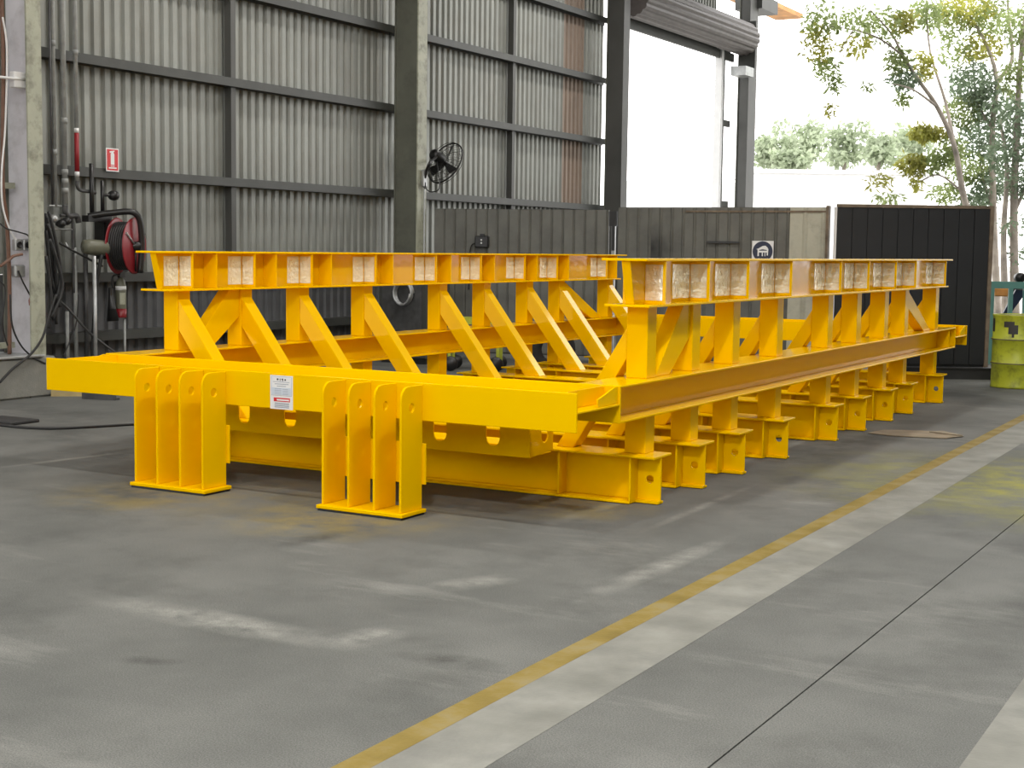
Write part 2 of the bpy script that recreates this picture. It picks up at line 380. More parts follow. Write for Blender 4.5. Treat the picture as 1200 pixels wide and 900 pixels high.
WY0, SW = 3.42, .80
me = sheet_mesh('cladding_sheet', SW, 6.3, 'clad', .16, .034)
mer = sheet_mesh('cladding_sheet', SW, 6.3, 'clad_rust', .16, .034)
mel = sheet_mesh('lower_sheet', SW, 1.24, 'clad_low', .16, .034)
for i in range(18):       # rotated so that u runs along +Y and ribs point outwards (-X)
    link('cladding_sheet', mer if i == 16 else me, wall, (-.19, WY0+i*SW-3.3, 1.265), rz=math.pi/2)
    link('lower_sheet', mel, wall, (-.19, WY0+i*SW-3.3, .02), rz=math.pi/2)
me = sheet_mesh('cladding_sheet', SW, 1.1, 'clad', .16, .034)
for i in range(7):
    link('cladding_sheet', me, wall, (-.19, 17.85+i*SW-3.3, 6.45), rz=math.pi/2)
GZ = [.61, 1.276, 2.449, 3.69, 4.82, 5.93, 7.0]
gme = {}
for z in GZ:
    segs = [(3.54, 10.68), (10.69, 17.83)]
    for a, b in segs:
        k = round(b-a, 3)
        if k not in gme:
            mb = MB(); Ln = b-a
            prof = [(0, 0), (0, -.105), (-.012, -.105), (-.012, -.012), (-.168, -.012), (-.168, -.105), (-.18, -.105), (-.18, 0)]
            mb.prism(prof, (0, 0, 0), (1, 0, 0), (0, 0, 1), (0, Ln, 0)); mb.f = [f[::-1] for f in mb.f]
            gme[k] = mb.mesh('girt', 'girt')
        link('girt', gme[k], wall, (0, a-3.3, z))
for y in (7.07, 14.2):
    for z0, z1 in zip([0.02]+GZ, GZ+[7.3]):
        obj('mullion', MB().box(-.19+.035, -.05, y-3.3-.045, y-3.3+.045, z0+.002, z1-.107), 'col_dark', wall)


def column(name, y0, y1, h, label, white=False, x_in=-8.65, x_out=-9.065, base=True, edge='col_edge'):
    c = empty(name, ((x_in+x_out)/2, (y0+y1)/2, 0)); tag(c, label, 'column', 'steel columns along the ribbed wall')
    ox, oy = c.location.x, c.location.y; hy = (y1-y0)/2
    obj('inner_flange', MB().box(x_in-.022-ox, x_in-ox, -hy, hy, 0.02, h), edge, c)
    obj('outer_flange', MB().box(x_out-ox, x_out+.022-ox, -hy, hy, 0.02, h), 'col', c)
    obj('column_web', MB().box(x_out+.022-ox, x_in-.022-ox, -.012 if white else -hy+.025, .012 if white else -hy+.045, 0.02, h), 'col_lit' if white else ('col' if edge == 'col_edge' else 'col_dark'), c)
    if base: obj('base_plate', MB().box(x_out-ox-.04, x_in-ox+.04, -hy-.06, hy+.06, 0, .02), 'girt', c)
    return c


column('steel_column', 3.335, 3.525, 7.3, 'pale green steel column on a concrete plinth at the far left', True)
column('steel_column', 10.565, 10.80, 7.3, 'olive steel column behind the wall fan')
column('steel_column', 17.44, 17.70, 7.6, 'dark steel column beside the roller door opening', x_out=-9.0, edge='col_dark')
column('steel_column', 24.15, 24.65, 7.6, 'dark steel column at the far end past the rolled-up door', x_in=-8.72, x_out=-8.98, edge='col_dark')

# pale return wall left of the first column
tag(obj('wall_front', MB().box(-9.3, -9.12, -.7, 3.3, 0, 7.6).box(-9.3, -9.12, -4.2, -.7, 3.0, 7.6), 'pinkwall'), kind='structure', label='pale wall at the left edge behind the cables')

# ------------------------------------------------------------------ roof, right wall (out of frame; they shade the floor)
roof = empty('ceiling', (0, 3, 8)); tag(roof, kind='structure', label='shed roof with open daylight strips')
SLOTS = [(3.6, 5.6)]
xs = [-9.7]+[v for s in SLOTS for v in s]+[14.6]


def roof_z(x): return 7.75+(.19*(x+9.7) if x < 2.5 else .19*(12.2-(x-2.5)))


for a, b in zip(xs[0::2], xs[1::2]):
    cuts = [a, 2.5, b] if a < 2.5 < b else [a, b]
    for p, q in zip(cuts, cuts[1:]):
        mb = MB(); mb.prism([(p, roof_z(p)-8), (q, roof_z(q)-8), (q, roof_z(q)-7.95), (p, roof_z(p)-7.95)], (0, -21, 0), (1, 0, 0), (0, 0, 1), (0, 41.5, 0)); mb.f = [f[::-1] for f in mb.f]
        obj('roof_sheet', mb, 'roof', roof)
for a, b in SLOTS:
    mb = MB(); mb.prism([(a, roof_z(a)-8), (b, roof_z(b)-8), (b, roof_z(b)-7.95), (a, roof_z(a)-7.95)], (0, 5, 0), (1, 0, 0), (0, 0, 1), (0, 15.5, 0)); mb.f = [f[::-1] for f in mb.f]
    obj('roof_sheet', mb, 'roof', roof)
tag(obj('wall_back', MB().box(-5.6, 14.4, -18.1, -18, 0, 4.2), 'clad'), kind='structure', label='low wall behind the camera')
tag(obj('wall_side', MB().box(-9.3, -9.2, -14.0, -4.2, 0, 7.6), 'clad'), kind='structure', label='left wall section behind the camera')
tag(obj('wall_right', MB().box(14.4, 14.5, -18, 25.2, 0, 7.6), 'clad'), kind='structure', label='right wall of the shed')

# ------------------------------------------------------------------ roller door opening
door = empty('door_1', (-8.8, 21, 0)); tag(door, kind='structure', label='rolled-up brown roller door above the bright opening')
mb = MB(); n = 48
prof = [(.36+(-.02 if k % 3 == 0 else .008), k) for k in range(n)]
vs = []
Y0, Y1 = 18.05, 24.05
for yy in (Y0, Y1):
    vs += [(math.cos(2*math.pi*k/n)*prof[k][0], yy-21, 6.36+math.sin(2*math.pi*k/n)*prof[k][0]) for k in range(n)]
mb.add(vs, [(k, n+k, n+(k+1) % n, (k+1) % n) for k in range(n)]+[tuple(range(n)), tuple(range(2*n-1, n-1, -1))])
obj('door_roll', mb, 'roller', door)
obj('bottom_rail', MB().box(-.30, -.24, Y0-21, Y1-21, 5.86, 6.04), 'girt', door)
obj('header_beam', MB().box(-.42, -.33, Y0-21, Y1-21, 5.95, 6.15), 'girt', door)
obj('door_guide', MB().box(-.36, -.2, 23.22-21, 23.34-21, 0, 6.1), 'white', door)
obj('door_guide', MB().box(-.36, -.2, 23.36-21, 23.42-21, 0, 6.1), 'girt', door)
for z in (2.6, 4.4): obj('door_bracket', MB().box(-.3, -.24, 23.42-21, 23.9-21, z, z+.14), 'girt', door)
obj('drum_bracket', MB().box(-.15, .25, 24.06-21, 24.10-21, 5.7, 6.75), 'girt', door)
obj('limit_box', MB().box(-.1, .25, 23.5-21, 24.0-21, 5.5, 5.7), 'galv', door)
tr = obj('trim_1', MB().box(-9.7, -9.0, 25.0, 28.6, 7.47, 7.58), 'orange'); tag(tr, kind='structure', label='orange lit eave overhang at the end of the shed')
tr = obj('trim_2', MB().box(-9.25, -8.6, 24.55, 25.6, 7.1, 7.4), 'girt'); tag(tr, kind='structure', label='dark eave bracket above the far column')

# ------------------------------------------------------------------ the yellow frame
FR = empty('steel_cradle', (-2.7, 5, 0))
tag(FR, 'large glossy yellow welded steel cradle frame standing on the workshop floor', 'steel frame')
FO = Vector(FR.location)


def part(name, mb, m='yellow', parent=None, bevel=.003, loc=(0, 0, 0)):
    """mesh given in world coordinates, placed under the frame"""
    p = parent or FR
    o = obj(name, mb, m, p, bevel=bevel)
    base = FO if p is FR else FO+Vector(p.location)
    o.location = Vector(loc)-base
    return o


X0, X1, D, ZT, ZB = -4.807, -.592, .586, .794, .567
YE, YE2 = 9.27, 9.856
ZTT, ZBT, ZS = 1.553, 1.25, .314
TF = .018


def lying_beam(name, y0, y1):
    b = part(name, MB().box(X0, X1, y0+.016, y1-.016, (ZT+ZB)/2-.007, (ZT+ZB)/2+.007))          # the web, lying flat
    b['label'] = 'yellow end beam lying on its side'
    part('beam_flange', MB().box(X0, X1, y0, y0+.016, ZB, ZT), parent=b)
    part('beam_flange', MB().box(X0, X1, y1-.016, y1, ZB, ZT), parent=b)
    zc = (ZT+ZB)/2+.007; hh = ZT-zc
    for xs_, sgn in ((X1-.11, 1), (X1-.02, 1), (X0+.11, -1), (X0+.02, -1)):
        far = abs(xs_-X1) < .05 or abs(xs_-X0) < .05
        if far:
            pr = [(y1-.016, zc), (y1-.016, ZT-.004), (y1-.06, ZT-.004), (y0+.30, zc+.045), (y0+.30, zc)]
        else:
            pr = [(y0+.016, zc), (y1-.016, zc), (y1-.016, ZT-.004), (y0+.10, ZT-.004), (y0+.016, zc+.07)]
        mb = MB(); mb.plate(pr, [], (xs_-.006, 0, 0), (0, 1, 0), (0, 0, 1), (.012, 0, 0)); part('gusset', mb, parent=b)
    return b


FB = lying_beam('front_beam', 0, D)
lying_beam('rear_beam', YE, YE2)

# side beams
XR, XL = -.74, -4.667
for xc in (XR, XL):
    mb = MB(); mb.prism(isec(ZT-ZB, .296, .014, .010, ZB, xc), (0, D, 0), (1, 0, 0), (0, 0, 1), (0, YE-D, 0)); mb.f = [f[::-1] for f in mb.f]
    sb = part('side_beam', mb)
    part('end_stiffener', MB().box(xc+.005, xc+.142, YE-.26, YE-.25, ZB+.014, ZT-.014), parent=sb)

PY = [1.115, 1.85, 2.605, 3.55, 4.835, 5.685, 6.605, 7.355, 8.62]      # front faces of the posts
PW = .145
up_me = MB().box(-PW/2, PW/2, 0, .14, ZT, ZBT).mesh('post', 'yellow')
lo_me = MB().box(-PW/2, PW/2, 0, .14, ZS, ZB).mesh('stub_post', 'yellow')
for xc in (XR, XL):
    for y in PY:
        link('post', up_me, FR, Vector((xc, y, 0))-FO, .004)
        link('stub_post', lo_me, FR, Vector((xc, y, 0))-FO, .004)


def raker(xp, ztop, slope, sgn, dv, ybw):
    """leaning brace from the post face xp down to the sleeper; dv vertical thickness"""
    run = (ztop-ZS)/slope; run2 = (ztop-dv-ZS)/slope
    pr = [(xp, ztop), (xp+sgn*run, ZS), (xp+sgn*run2, ZS), (xp, ztop-dv)]
    if sgn < 0: pr = pr[::1]
    else: pr = pr[::-1]
    mb = MB(); mb.prism(pr, (0, ybw, 0), (1, 0, 0), (0, 0, 1), (0, -ybw, 0)); return mb.mesh('raking_brace', 'yellow_brace')


rR = raker(XR-PW/2, 1.118, 1.62, -1, .2, .125); rL = raker(XL+PW/2, 1.185, 1.30, 1, .235, .125)
for y in PY:
    link('raking_brace', rR, FR, Vector((0, y+.006, 0))-FO, .004)
    link('raking_brace', rL, FR, Vector((0, y+.006, 0))-FO, .004)
# diagonals in the plane of each truss, first and last bay
for xc in (XR, XL):
    for (pr) in ([(PY[0]+.14, ZT), (PY[0]+.32, ZT), (PY[1], 1.06), (PY[1], ZBT), (PY[1]-.04, ZBT)],
                 [(PY[7]+.14, 1.25), (PY[7]+.14, 1.07), (PY[8]-.40, ZT), (PY[8]-.12, ZT)]):
        if pr[0][1] == ZT: pr = [(PY[0]+.17, ZT), (PY[0]+.40, ZT), (PY[1]+.001, 1.03), (PY[1]+.001, ZBT), (PY[1]-.12, ZBT)]
        mb = MB(); mb.plate(pr, [], (xc-.055, 0, 0), (0, 1, 0), (0, 0, 1), (.11, 0, 0)); part('diagonal_brace', mb, bevel=.004)

# top beams
TH = ZTT-ZBT
for xc, fl in ((XR, .31), (XL, .30)):
    b = part('top_beam', MB().box(xc-fl/2, xc+fl/2, .90, 8.98, ZTT-.016, ZTT))
    b['label'] = 'yellow top beam with reflecting stiffener panels'
    part('bottom_flange', MB().box(xc-fl/2, xc+fl/2, .95, 8.82, ZBT, ZBT+.016), parent=b)
    mb = MB(); mb.plate([(.93, ZTT-.016), (1.0, ZBT+.016), (8.80, ZBT+.016), (8.80, ZTT-.016)][::-1], [], (xc-.006, 0, 0), (0, 1, 0), (0, 0, 1), (.012, 0, 0)); part('beam_web', mb, 'yellow_web', b, 0)
    mb = MB(); mb.plate([(.925, ZTT-.016), (.995, ZBT+.016), (1.007, ZBT+.016), (.937, ZTT-.016)], [], (xc-.03, 0, 0), (0, 1, 0), (0, 0, 1), (.06, 0, 0)); part('end_plate', mb, 'yellow', b)
    sme = MB().box(0, fl/2-.012, 0, .01, 0, TH-.032).mesh('stiffener', 'yellow_web')
    smo = MB().box(-fl/2+.012, 0, 0, .01, 0, TH-.032).mesh('stiffener', 'yellow_web')
    for i, y in enumerate(PY):
        ys = [y+.09]
        if xc == XL: ys.append(y+.09+(.272 if i < 4 else -.268))
        for yy in ys:
            for sm_, dx in ((sme, .006), (smo, -.006)):
                o = link('stiffener', sm_, b, bevel=.002); o.location = Vector((xc+dx, yy, ZBT+.016))-FO-Vector(b.location)

# crinkled protective film left on the first stiffener of each pair and on the web beside it
for b in [o for o in FR.children if o.name.startswith('top_beam')]:
    right = b.data.vertices[1].co.x > -2
    xc, fl = (XR, .31) if right else (XL, .30)
    fst = MB().box(.010, fl/2-.026, -.0022, -.0008, .022, TH-.054).mesh('protective_film', 'film')
    fwb = MB().box(.0068, .0082, -(.30 if right else .17), -.012, .022, TH-.054).mesh('protective_film', 'film')
    for i, y in enumerate(PY):
        yy = y+.09+(0 if right or i < 4 else -.268)
        for me_ in (fst, fwb):
            if i == 0 and right and me_ is fwb: continue
            o = link('protective_film', me_, b); o.location = Vector((xc, yy, ZBT+.016))-FO-Vector(b.location)

# sleepers
SX0, SX1 = -4.845, -.55
for i, y in enumerate(PY):
    yc = y+.005; wy = .25
    prof = isec(ZS, wy, .016, .012, 0.004, yc)
    prof = [(u, v) for u, v in prof]
    s = part('sleeper', MB().box(SX0+.165, SX1-.165, yc-wy/2, yc+wy/2, .004, .02).box(SX0+.165, SX1-.165, yc-.006, yc+.006, .02, ZS-.016))
    part('top_flange', MB().box(SX0, SX1, yc-wy/2, yc+.15, ZS-.016, ZS), parent=s)
    for xs_ in (SX0+.17, SX0+.68, SX1-.68, SX1-.17):
        part('stiffener', MB().box(xs_-.006, xs_+.006, yc-wy/2+.006, yc-.006, .02, ZS-.016), parent=s, bevel=.002)
        part('stiffener', MB().box(xs_-.006, xs_+.006, yc+.006, yc+wy/2-.006, .02, ZS-.016), parent=s, bevel=.002)
    for xa, xb in ((SX1-.164, SX1-.004), (SX0+.004, SX0+.164)):
        mb = MB(); mb.plate([(xa, .006), (xb, .006), (xb, ZS-.016), (xa, ZS-.016)], [circle((xa+xb)/2+(.005 if xa > -2 else -.005), .155, .026)], (0, yc+.007, 0), (1, 0, 0), (0, 0, 1), (0, -.014, 0))
        part('lug_plate', mb, parent=s, bevel=.0015)
        part('lug_sole', MB().box(xa, xb, yc-.04, yc+.04, .004, .02).box(xa, xb, yc-.04, yc-.007, .02, .024), parent=s)

# notched tray hung under the front beam
TX0, TX1, TY0, TY1, TZ0, TZ1 = -4.09, -1.255, .66, .975, .292, .50
UX = [-3.565, -3.155, -1.925, -1.525]


def unotch(xc, w, zb, zt):
    r = w/2; a = [(xc-r, zt), (xc-r, zb+r)]
    a += [(xc-r*math.cos(math.pi*k/8), zb+r-r*math.sin(math.pi*k/8)) for k in range(1, 8)]
    return a+[(xc+r, zb+r), (xc+r, zt)]


out = [(TX0, TZ0), (TX0, TZ1)]
for x in UX: out += unotch(x, .10, .35, TZ1)
out += [(TX1, TZ1), (TX1, TZ0)]
mb = MB(); mb.plate(out[::-1], [], (0, TY0+.01, 0), (1, 0, 0), (0, 0, 1), (0, -.01, 0))
tray = part('tray', mb, bevel=.0015)
for xs_ in (TX0, TX1-.01):
    o2 = [(TY0+.011, TZ0), (TY0+.011, TZ1)]+unotch(TY0+.2, .09, .37, TZ1)+[(TY1, TZ1), (TY1, TZ0+.02)]
    mb = MB(); mb.plate(o2[::-1], [], (xs_, 0, 0), (0, 1, 0), (0, 0, 1), (.01, 0, 0)); part('side_plate', mb, parent=tray, bevel=.0015)
part('tray_floor', MB().box(TX0+.011, TX1-.011, TY0+.011, TY1, TZ0, TZ0+.008), parent=tray)

# feet
for fx, b0, b1 in (([-2.205, -2.014, -1.826, -1.636], -2.232, -1.600), ([-3.745, -3.553, -3.356, -3.165], -3.768, -3.118)):
    foot = part('foot', MB().box(b0, b1, -.256, .006, .014, .036)); foot['label'] = 'four-finned foot welded to the front beam'
    obj_pad = part('rubber_pad', MB().box(b0+.01, b1-.01, -.25, .0, .0, .014), 'soot', foot, 0)
    for x in fx:
        r = .075
        o2 = [(-.226, .036), (-.001, .036), (-.001, .785), (-.226+r, .785)]+[(-.226+r-r*math.sin(math.pi/2*k/6), .785-r+r*math.cos(math.pi/2*k/6)) for k in range(1, 7)]
        mb = MB(); mb.plate(o2, [circle(-.118, .655, .027)], (x-.008, 0, 0), (0, 1, 0), (0, 0, 1), (.016, 0, 0)); part('fin', mb, parent=foot, bevel=.003)
    part('strap_plate', MB().box(fx[0]-.01, fx[-1]+.03, .001, .014, .18, .43), parent=foot)

# data plate on the front beam
dp = part('data_plate', MB().box(-2.789, -2.608, -.003, 0, .566, .782), 'signwhite', bevel=0); dp['label'] = 'white printed data plate with a red warning bar'


def ink(x0, x1, z0, z1, m, dy=-.0036): part('print', MB().box(-2.789+.181*x0, -2.789+.181*x1, dy, -.003, .782-.216*z1, .782-.216*z0), m, dp, 0)


ink(.05, .95, .03, .036, 'print'); ink(.05, .95, .59, .6, 'print'); ink(.05, .062, .03, .6, 'print'); ink(.94, .95, .03, .6, 'print')
for a, b, c, d in ((.30, .37, .09, .145), (.43, .46, .09, .16), (.51, .55, .09, .13), (.54, .58, .09, .165), (.64, .70, .10, .15)): ink(a, b, c, d, 'printblack')
ink(.12, .86, .185, .20, 'print'); ink(.2, .82, .245, .265, 'print'); ink(.3, .7, .305, .325, 'print'); ink(.08, .92, .36, .575, 'printlight')
for zz in (.39, .44, .49, .54): ink(.2, .5, zz, zz+.012, 'print', -.0042); ink(.56, .8, zz+.01, zz+.022, 'print', -.0042)
ink(.16, .88, .66, .775, 'signred'); ink(.30, .84, .70, .745, 'signwhite', -.0042)
for zz in (.81, .85, .89, .93): ink(.2, .84, zz, zz+.022, 'print')

# ------------------------------------------------------------------ welding screens
def screen(name, p, q, h, label, m, pitch, grp, rib=.02, flat=.75, sheets=3, last=None):
    p, q = Vector((p[0], p[1], 0)), Vector((q[0], q[1], 0)); Ln = (q-p).length; rz = math.atan2(q.y-p.y, q.x-p.x)
    e = empty(name, p, rz); tag(e, label, 'screen', grp)
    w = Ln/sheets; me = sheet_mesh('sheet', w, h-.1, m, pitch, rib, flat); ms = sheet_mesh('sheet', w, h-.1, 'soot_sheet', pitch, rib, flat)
    for i in range(sheets):
        mm = me if not (last and i == sheets-1) else sheet_mesh('sheet', w, h-.1, last, pitch*1.4, rib, flat)
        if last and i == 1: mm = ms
        link('sheet', mm, e, (i*w, 0 if i % 2 else .001, .08))
    obj('top_rail', MB().box(0, Ln, .03, .07, h-.06, h-.015), 'girt', e)
    obj('bottom_rail', MB().box(0, Ln, .03, .07, .06, .11), 'girt', e)
    for x in (0, Ln-.05): obj('post', MB().box(x, x+.05, .026, .076, 0, h-.06), 'girt', e)
    return e, Ln


S1, L1 = screen('welding_screen', (-8.60, 10.96), (-6.10, 11.70), 2.20, 'grey ribbed metal screen with a black power box between two columns', 'screen', .165, 'grey welding screens behind the frame', rib=.014, sheets=4)
S2, L2 = screen('welding_screen', (-5.93, 11.67), (-2.97, 11.98), 2.235, 'grey ribbed metal screen with a cream end and a round blue sign', 'screen', .185, 'grey welding screens behind the frame', rib=-.016, flat=.7, sheets=6, last='cream')
obj('hinge_post', MB().box(-.10, -.05, .0, .05, .0, 2.15), 'galv', S2)
obj('latch', MB().box(-.13, -.02, -.03, .03, 1.95, 2.16), 'blackp', S2)
obj('latch', MB().box(-.09, -.045, -.02, -.005, 1.6, 1.96), 'blackp', S2)
obj('pull_rail', MB().box(1.33, 1.79, -.06, -.03, 1.72, 1.75).box(1.36, 1.38, -.03, 0.0, 1.72, 1.75).box(1.74, 1.76, -.03, 0.0, 1.72, 1.75), 'blackp', S2)
obj('end_channel', MB().box(L2, L2+.04, -.04, .08, .0, 2.24), 'rust', S2)
obj('top_cap', MB().box(1.0, L2, -.02, .03, 2.15, 2.175), 'rust', S2)


def screen_item(e, rz_p, q, u, dn, z):
    return e.matrix_basis @ Vector((u, dn, z))


# round blue sign on the second screen
bpy.context.view_layer.update()
sg = empty('safety_sign', S2.matrix_basis @ Vector((2.12, -.024, 1.40)), S2.rotation_euler.z)
tag(sg, 'square white sign with a dark blue disc and white pictogram on the grey screen', 'sign')
obj('sign_board', MB().box(-.15, .15, -.006, 0, 0, .36), 'signwhite', sg)
mb = MB(); mb.plate(circle(0, .215, .14, 32), [], (0, -.0065, 0), (1, 0, 0), (0, 0, 1), (0, -.002, 0)); mb.f = [f[::-1] for f in mb.f]; obj('sign_disc', mb, 'navy', sg)
mb = MB()
for pts in ([(-.09, .245), (-.06, .255), (0, .29), (.04, .295), (.075, .26), (.06, .235), (0, .245), (-.05, .235)], [(-.07, .245), (-.05, .245), (-.05, .15), (-.07, .15)],
            [(.06, .26), (.08, .25), (.075, .16), (.06, .16)], [(-.05, .225), (.06, .225), (.06, .20), (-.05, .20)], [(-.01, .2), (.005, .2), (.005, .15), (-.01, .15)], [(.03, .2), (.04, .2), (.04, .15), (.03, .15)]):
    mb.plate(pts, [], (0, -.009, 0), (1, 0, 0), (0, 0, 1), (0, -.001, 0))
obj('pictogram', mb, 'signwhite', sg)

# power box on the first screen
pb = empty('power_box', S1.matrix_basis @ Vector((.74, -.003, 1.60)), S1.rotation_euler.z); tag(pb, 'black power outlet box hanging on the grey ribbed screen', 'power box')
obj('box_body', MB().box(-.10, .10, -.09, 0, .02, .19), 'blackp', pb, bevel=.012)
obj('box_hood', MB().box(-.03, .03, -.06, 0, .19, .22), 'blackp', pb)
for z in (.085, .13): obj('outlet', MB().lathe([(.0, 0), (.014, 0), (.014, .006), (.0, .006)], (-.0, -.09, z), (0, -1, 0), 12), 'signwhite', pb)
obj('cable', MB().tube(smooth_path([(-.1, -.05, .08), (-.16, -.04, .05), (-.19, -.03, -.1), (-.2, -.03, -.6)]), .009), 'hose', pb)

# black board screen
BL, BR = Vector((-2.66, 11.45, 0)), Vector((-.92, 12.44, 0)); rz = math.atan2(BR.y-BL.y, BR.x-BL.x); LB = (BR-BL).length
bs = empty('black_screen', BL, rz); tag(bs, 'tall black boarded screen with a rusty edge frame near the lime drum', 'screen')
nb = 10; w = LB/nb
bme = MB().box(.004, w-.004, 0, .02, .16, 2.205).mesh('board', 'black')
for i in range(nb): link('board', bme, bs, (i*w, 0 if i % 2 else .004, 0))
obj('top_rail', MB().box(0, LB+.05, -.015, .05, 2.206, 2.245), 'rust', bs)
obj('edge_post', MB().box(LB, LB+.05, -.015, .05, 0, 2.206), 'rust', bs)
obj('edge_post', MB().box(-.03, -.001, 0, .04, 0, 2.206), 'white', bs)
obj('backing_sheet', MB().box(0, LB, .026, .034, .12, 2.204), 'black', bs)
kb = obj('floor_beam', MB().box(-1.3, .52, -.42, -.30, 0, .135).box(-1.3, .52, -.44, -.28, .135, .15), 'soot', None, BL+Vector((math.cos(rz)*LB, math.sin(rz)*LB, 0)), rz=rz); tag(kb, 'low black beam lying on the floor before the black screen', 'beam')

# ------------------------------------------------------------------ lime drum and teal frame
dc = at(1189, 455, 17.75); dr = empty('oil_drum', (dc.x, dc.y, 0)); tag(dr, 'lime green steel drum with a grimy lid at the right edge', 'drum')
pr = [(.0, .0), (.285, .0), (.292, .012), (.285, .03)]
for z in (.30, .59): pr += [(.285, z-.02), (.297, z-.008), (.297, z+.008), (.285, z+.02)]
pr += [(.285, .86), (.293, .875), (.293, .89), (.275, .89), (.272, .87)]
obj('drum_body', MB().lathe(pr, (0, 0, 0), n=40), 'drum', dr)
obj('drum_lid', MB().lathe([(0, .872), (.27, .872), (.27, .878), (0, .884)], (0, 0, 0), n=40), 'drumtop', dr)
for z in (.30, .59): obj('rolling_hoop', MB().lathe([(.288, z-.012), (.2985, z-.005), (.2985, z+.005), (.288, z+.012)], (0, 0, 0), n=40), 'drumtop', dr)
for a0, a1, z0, z1 in ((-1.95, -1.5, .74, .81), (-1.75, -1.35, .66, .77), (-1.6, -1.5, .62, .66), (-2.75, -2.5, .68, .84)):
    mb = MB(); vs = []; k = 6
    for z in (z0, z1): vs += [(math.cos(a0+(a1-a0)*j/k)*.2872, math.sin(a0+(a1-a0)*j/k)*.2872, z) for j in range(k+1)]
    mb.add(vs, [(j, j+1, k+2+j, k+1+j) for j in range(k)])
    obj('black_marking', mb, 'printblack', dr)

tc_ = at(1178, 450, 21.5); tf = empty('teal_stand', (tc_.x, tc_.y, 0), math.radians(25)); tag(tf, 'teal green steel machine frame behind the lime drum', 'machine')
obj('frame_rail', MB().box(-.28, .28, -.03, .03, 1.12, 1.22), 'teal', tf)
for x in (-.25, .02, .23): obj('leg', MB().box(x-.03, x+.03, -.03, .03, 0, 1.12), 'teal', tf)
mb = MB(); mb.prism([(-.05, .75), (.06, .75), (.28, 1.08), (.12, 1.1)], (0, .1, 0), (1, 0, 0), (0, 0, 1), (0, .06, 0)); obj('guard_plate', mb, 'navy', tf)
obj('motor', MB().lathe([(0, 0), (.07, 0), (.07, .16), (0, .16)], (.16, 0, 1.28), (0, 1, 0), 16), 'blackp', tf)
obj('side_panel', MB().box(-.30, -.27, -.03, .5, .4, 1.12), 'teal', tf)
rl_ = at(1170, 450, 24.5); rf = empty('guard_rail', (rl_.x, rl_.y, 0), math.radians(29)); tag(rf, 'dark horizontal guard rail beyond the lime drum', 'rail')
obj('rail', MB().tube([(-.4, 0, 1.03), (3, 0, 1.03)], .028), 'blackp', rf)
for x in (-.35, 2.9): obj('post', MB().tube([(x, 0, -.2), (x, 0, 1.03)], .025), 'blackp', rf)
ot = Vector((rl_.x, rl_.y, 1.0)); tag(obj('orange_cover', MB().box(-.12, .12, -.1, .1, -.08, .06), 'orange', None, ot, bevel=.02), 'small orange cover hanging on the dark guard rail', 'cover')

# ------------------------------------------------------------------ wall fan on the second column
bpos = Vector((-8.64, 10.70, 2.62)); fc = at(522, 191, 22.0)
fan = empty('wall_fan', bpos); tag(fan, 'black caged wall fan mounted on the olive column', 'fan')
fo = fc-bpos
nrm = (.70*(.84*RT-.54*UP)+.62*FW).normalized(); a1 = nrm.cross(Vector((0, 0, 1))).normalized(); a2 = nrm.cross(a1)
RF = .34


def ring(c, r, n=36): return [c+(a1*math.cos(2*math.pi*k/n)+a2*math.sin(2*math.pi*k/n))*r for k in range(n+1)]


mb = MB()
for r, off, t in ((RF, 0, .012), (RF*.97, -.05, .004), (RF*.97, .05, .004), (RF*.7, -.085, .003), (RF*.7, .085, .003), (RF*.4, .1, .003), (RF*.35, -.1, .003)): mb.tube(ring(fo+nrm*off, r), t, 5, False)
obj('cage_rings', mb, 'blackp', fan)
mb = MB()
for k in range(32):
    d = a1*math.cos(2*math.pi*k/32)+a2*math.sin(2*math.pi*k/32)
    for s_ in (-1, 1): mb.tube([fo+d*.06+nrm*.105*s_, fo+d*RF*.7+nrm*.085*s_, fo+d*RF], .0022, 4, False)
w_ = obj('cage_wires', mb, 'blackp', fan); w_['kind'] = 'stuff'
obj('motor', MB().lathe([(0, -.30), (.06, -.30), (.085, -.27), (.085, -.10), (.05, -.06), (.035, .05), (0, .06)], fo, nrm, 20), 'blackp', fan)
for k in range(3):
    an = 2*math.pi*k/3+.55; d = a1*math.cos(an)+a2*math.sin(an); e2 = nrm.cross(d)
    mb = MB(); c0 = [fo+d*.04+e2*(-.03)+nrm*.02, fo+d*.29+e2*(-.075)+nrm*.035, fo+d*.31+e2*.06-nrm*.03, fo+d*.04+e2*.035-nrm*.02]
    mb.add([p+nrm*.003 for p in c0]+[p-nrm*.003 for p in c0], [(0, 1, 2, 3), (7, 6, 5, 4), (0, 4, 5, 1), (1, 5, 6, 2), (2, 6, 7, 3), (3, 7, 4, 0)])
    obj('blade', mb, 'blackp', fan)
ms = fo-nrm*.2
obj('arm', MB().tube(smooth_path([(.03, 0, .0), (.07, -.01, .12), (.13, -.02, .22), tuple(ms*.6+Vector((.05, 0, .09))), tuple(ms)]), .022), 'blackp', fan)
obj('bracket', MB().box(-.0, .04, -.05, .05, -.12, .12), 'galv', fan, bevel=.004)
obj('cable', MB().tube(smooth_path([(.04, 0, -.06), (.06, 0, -.16), (.16, .02, -.2), (.26, .04, -.12), tuple(ms+Vector((0, 0, -.06)))]), .008), 'hose', fan)
obj('conduit', MB().tube([(.012, .02, -.12), (.012, .02, -2.6)], .012), 'galv', fan)

# ------------------------------------------------------------------ services on the left wall
XS = -8.95


def wp(u, v, x=XS):
    d = FW*FPX+RT*(u-600)-UP*(v-450); t = (x-CAM.x)/d.x; return CAM+d*t


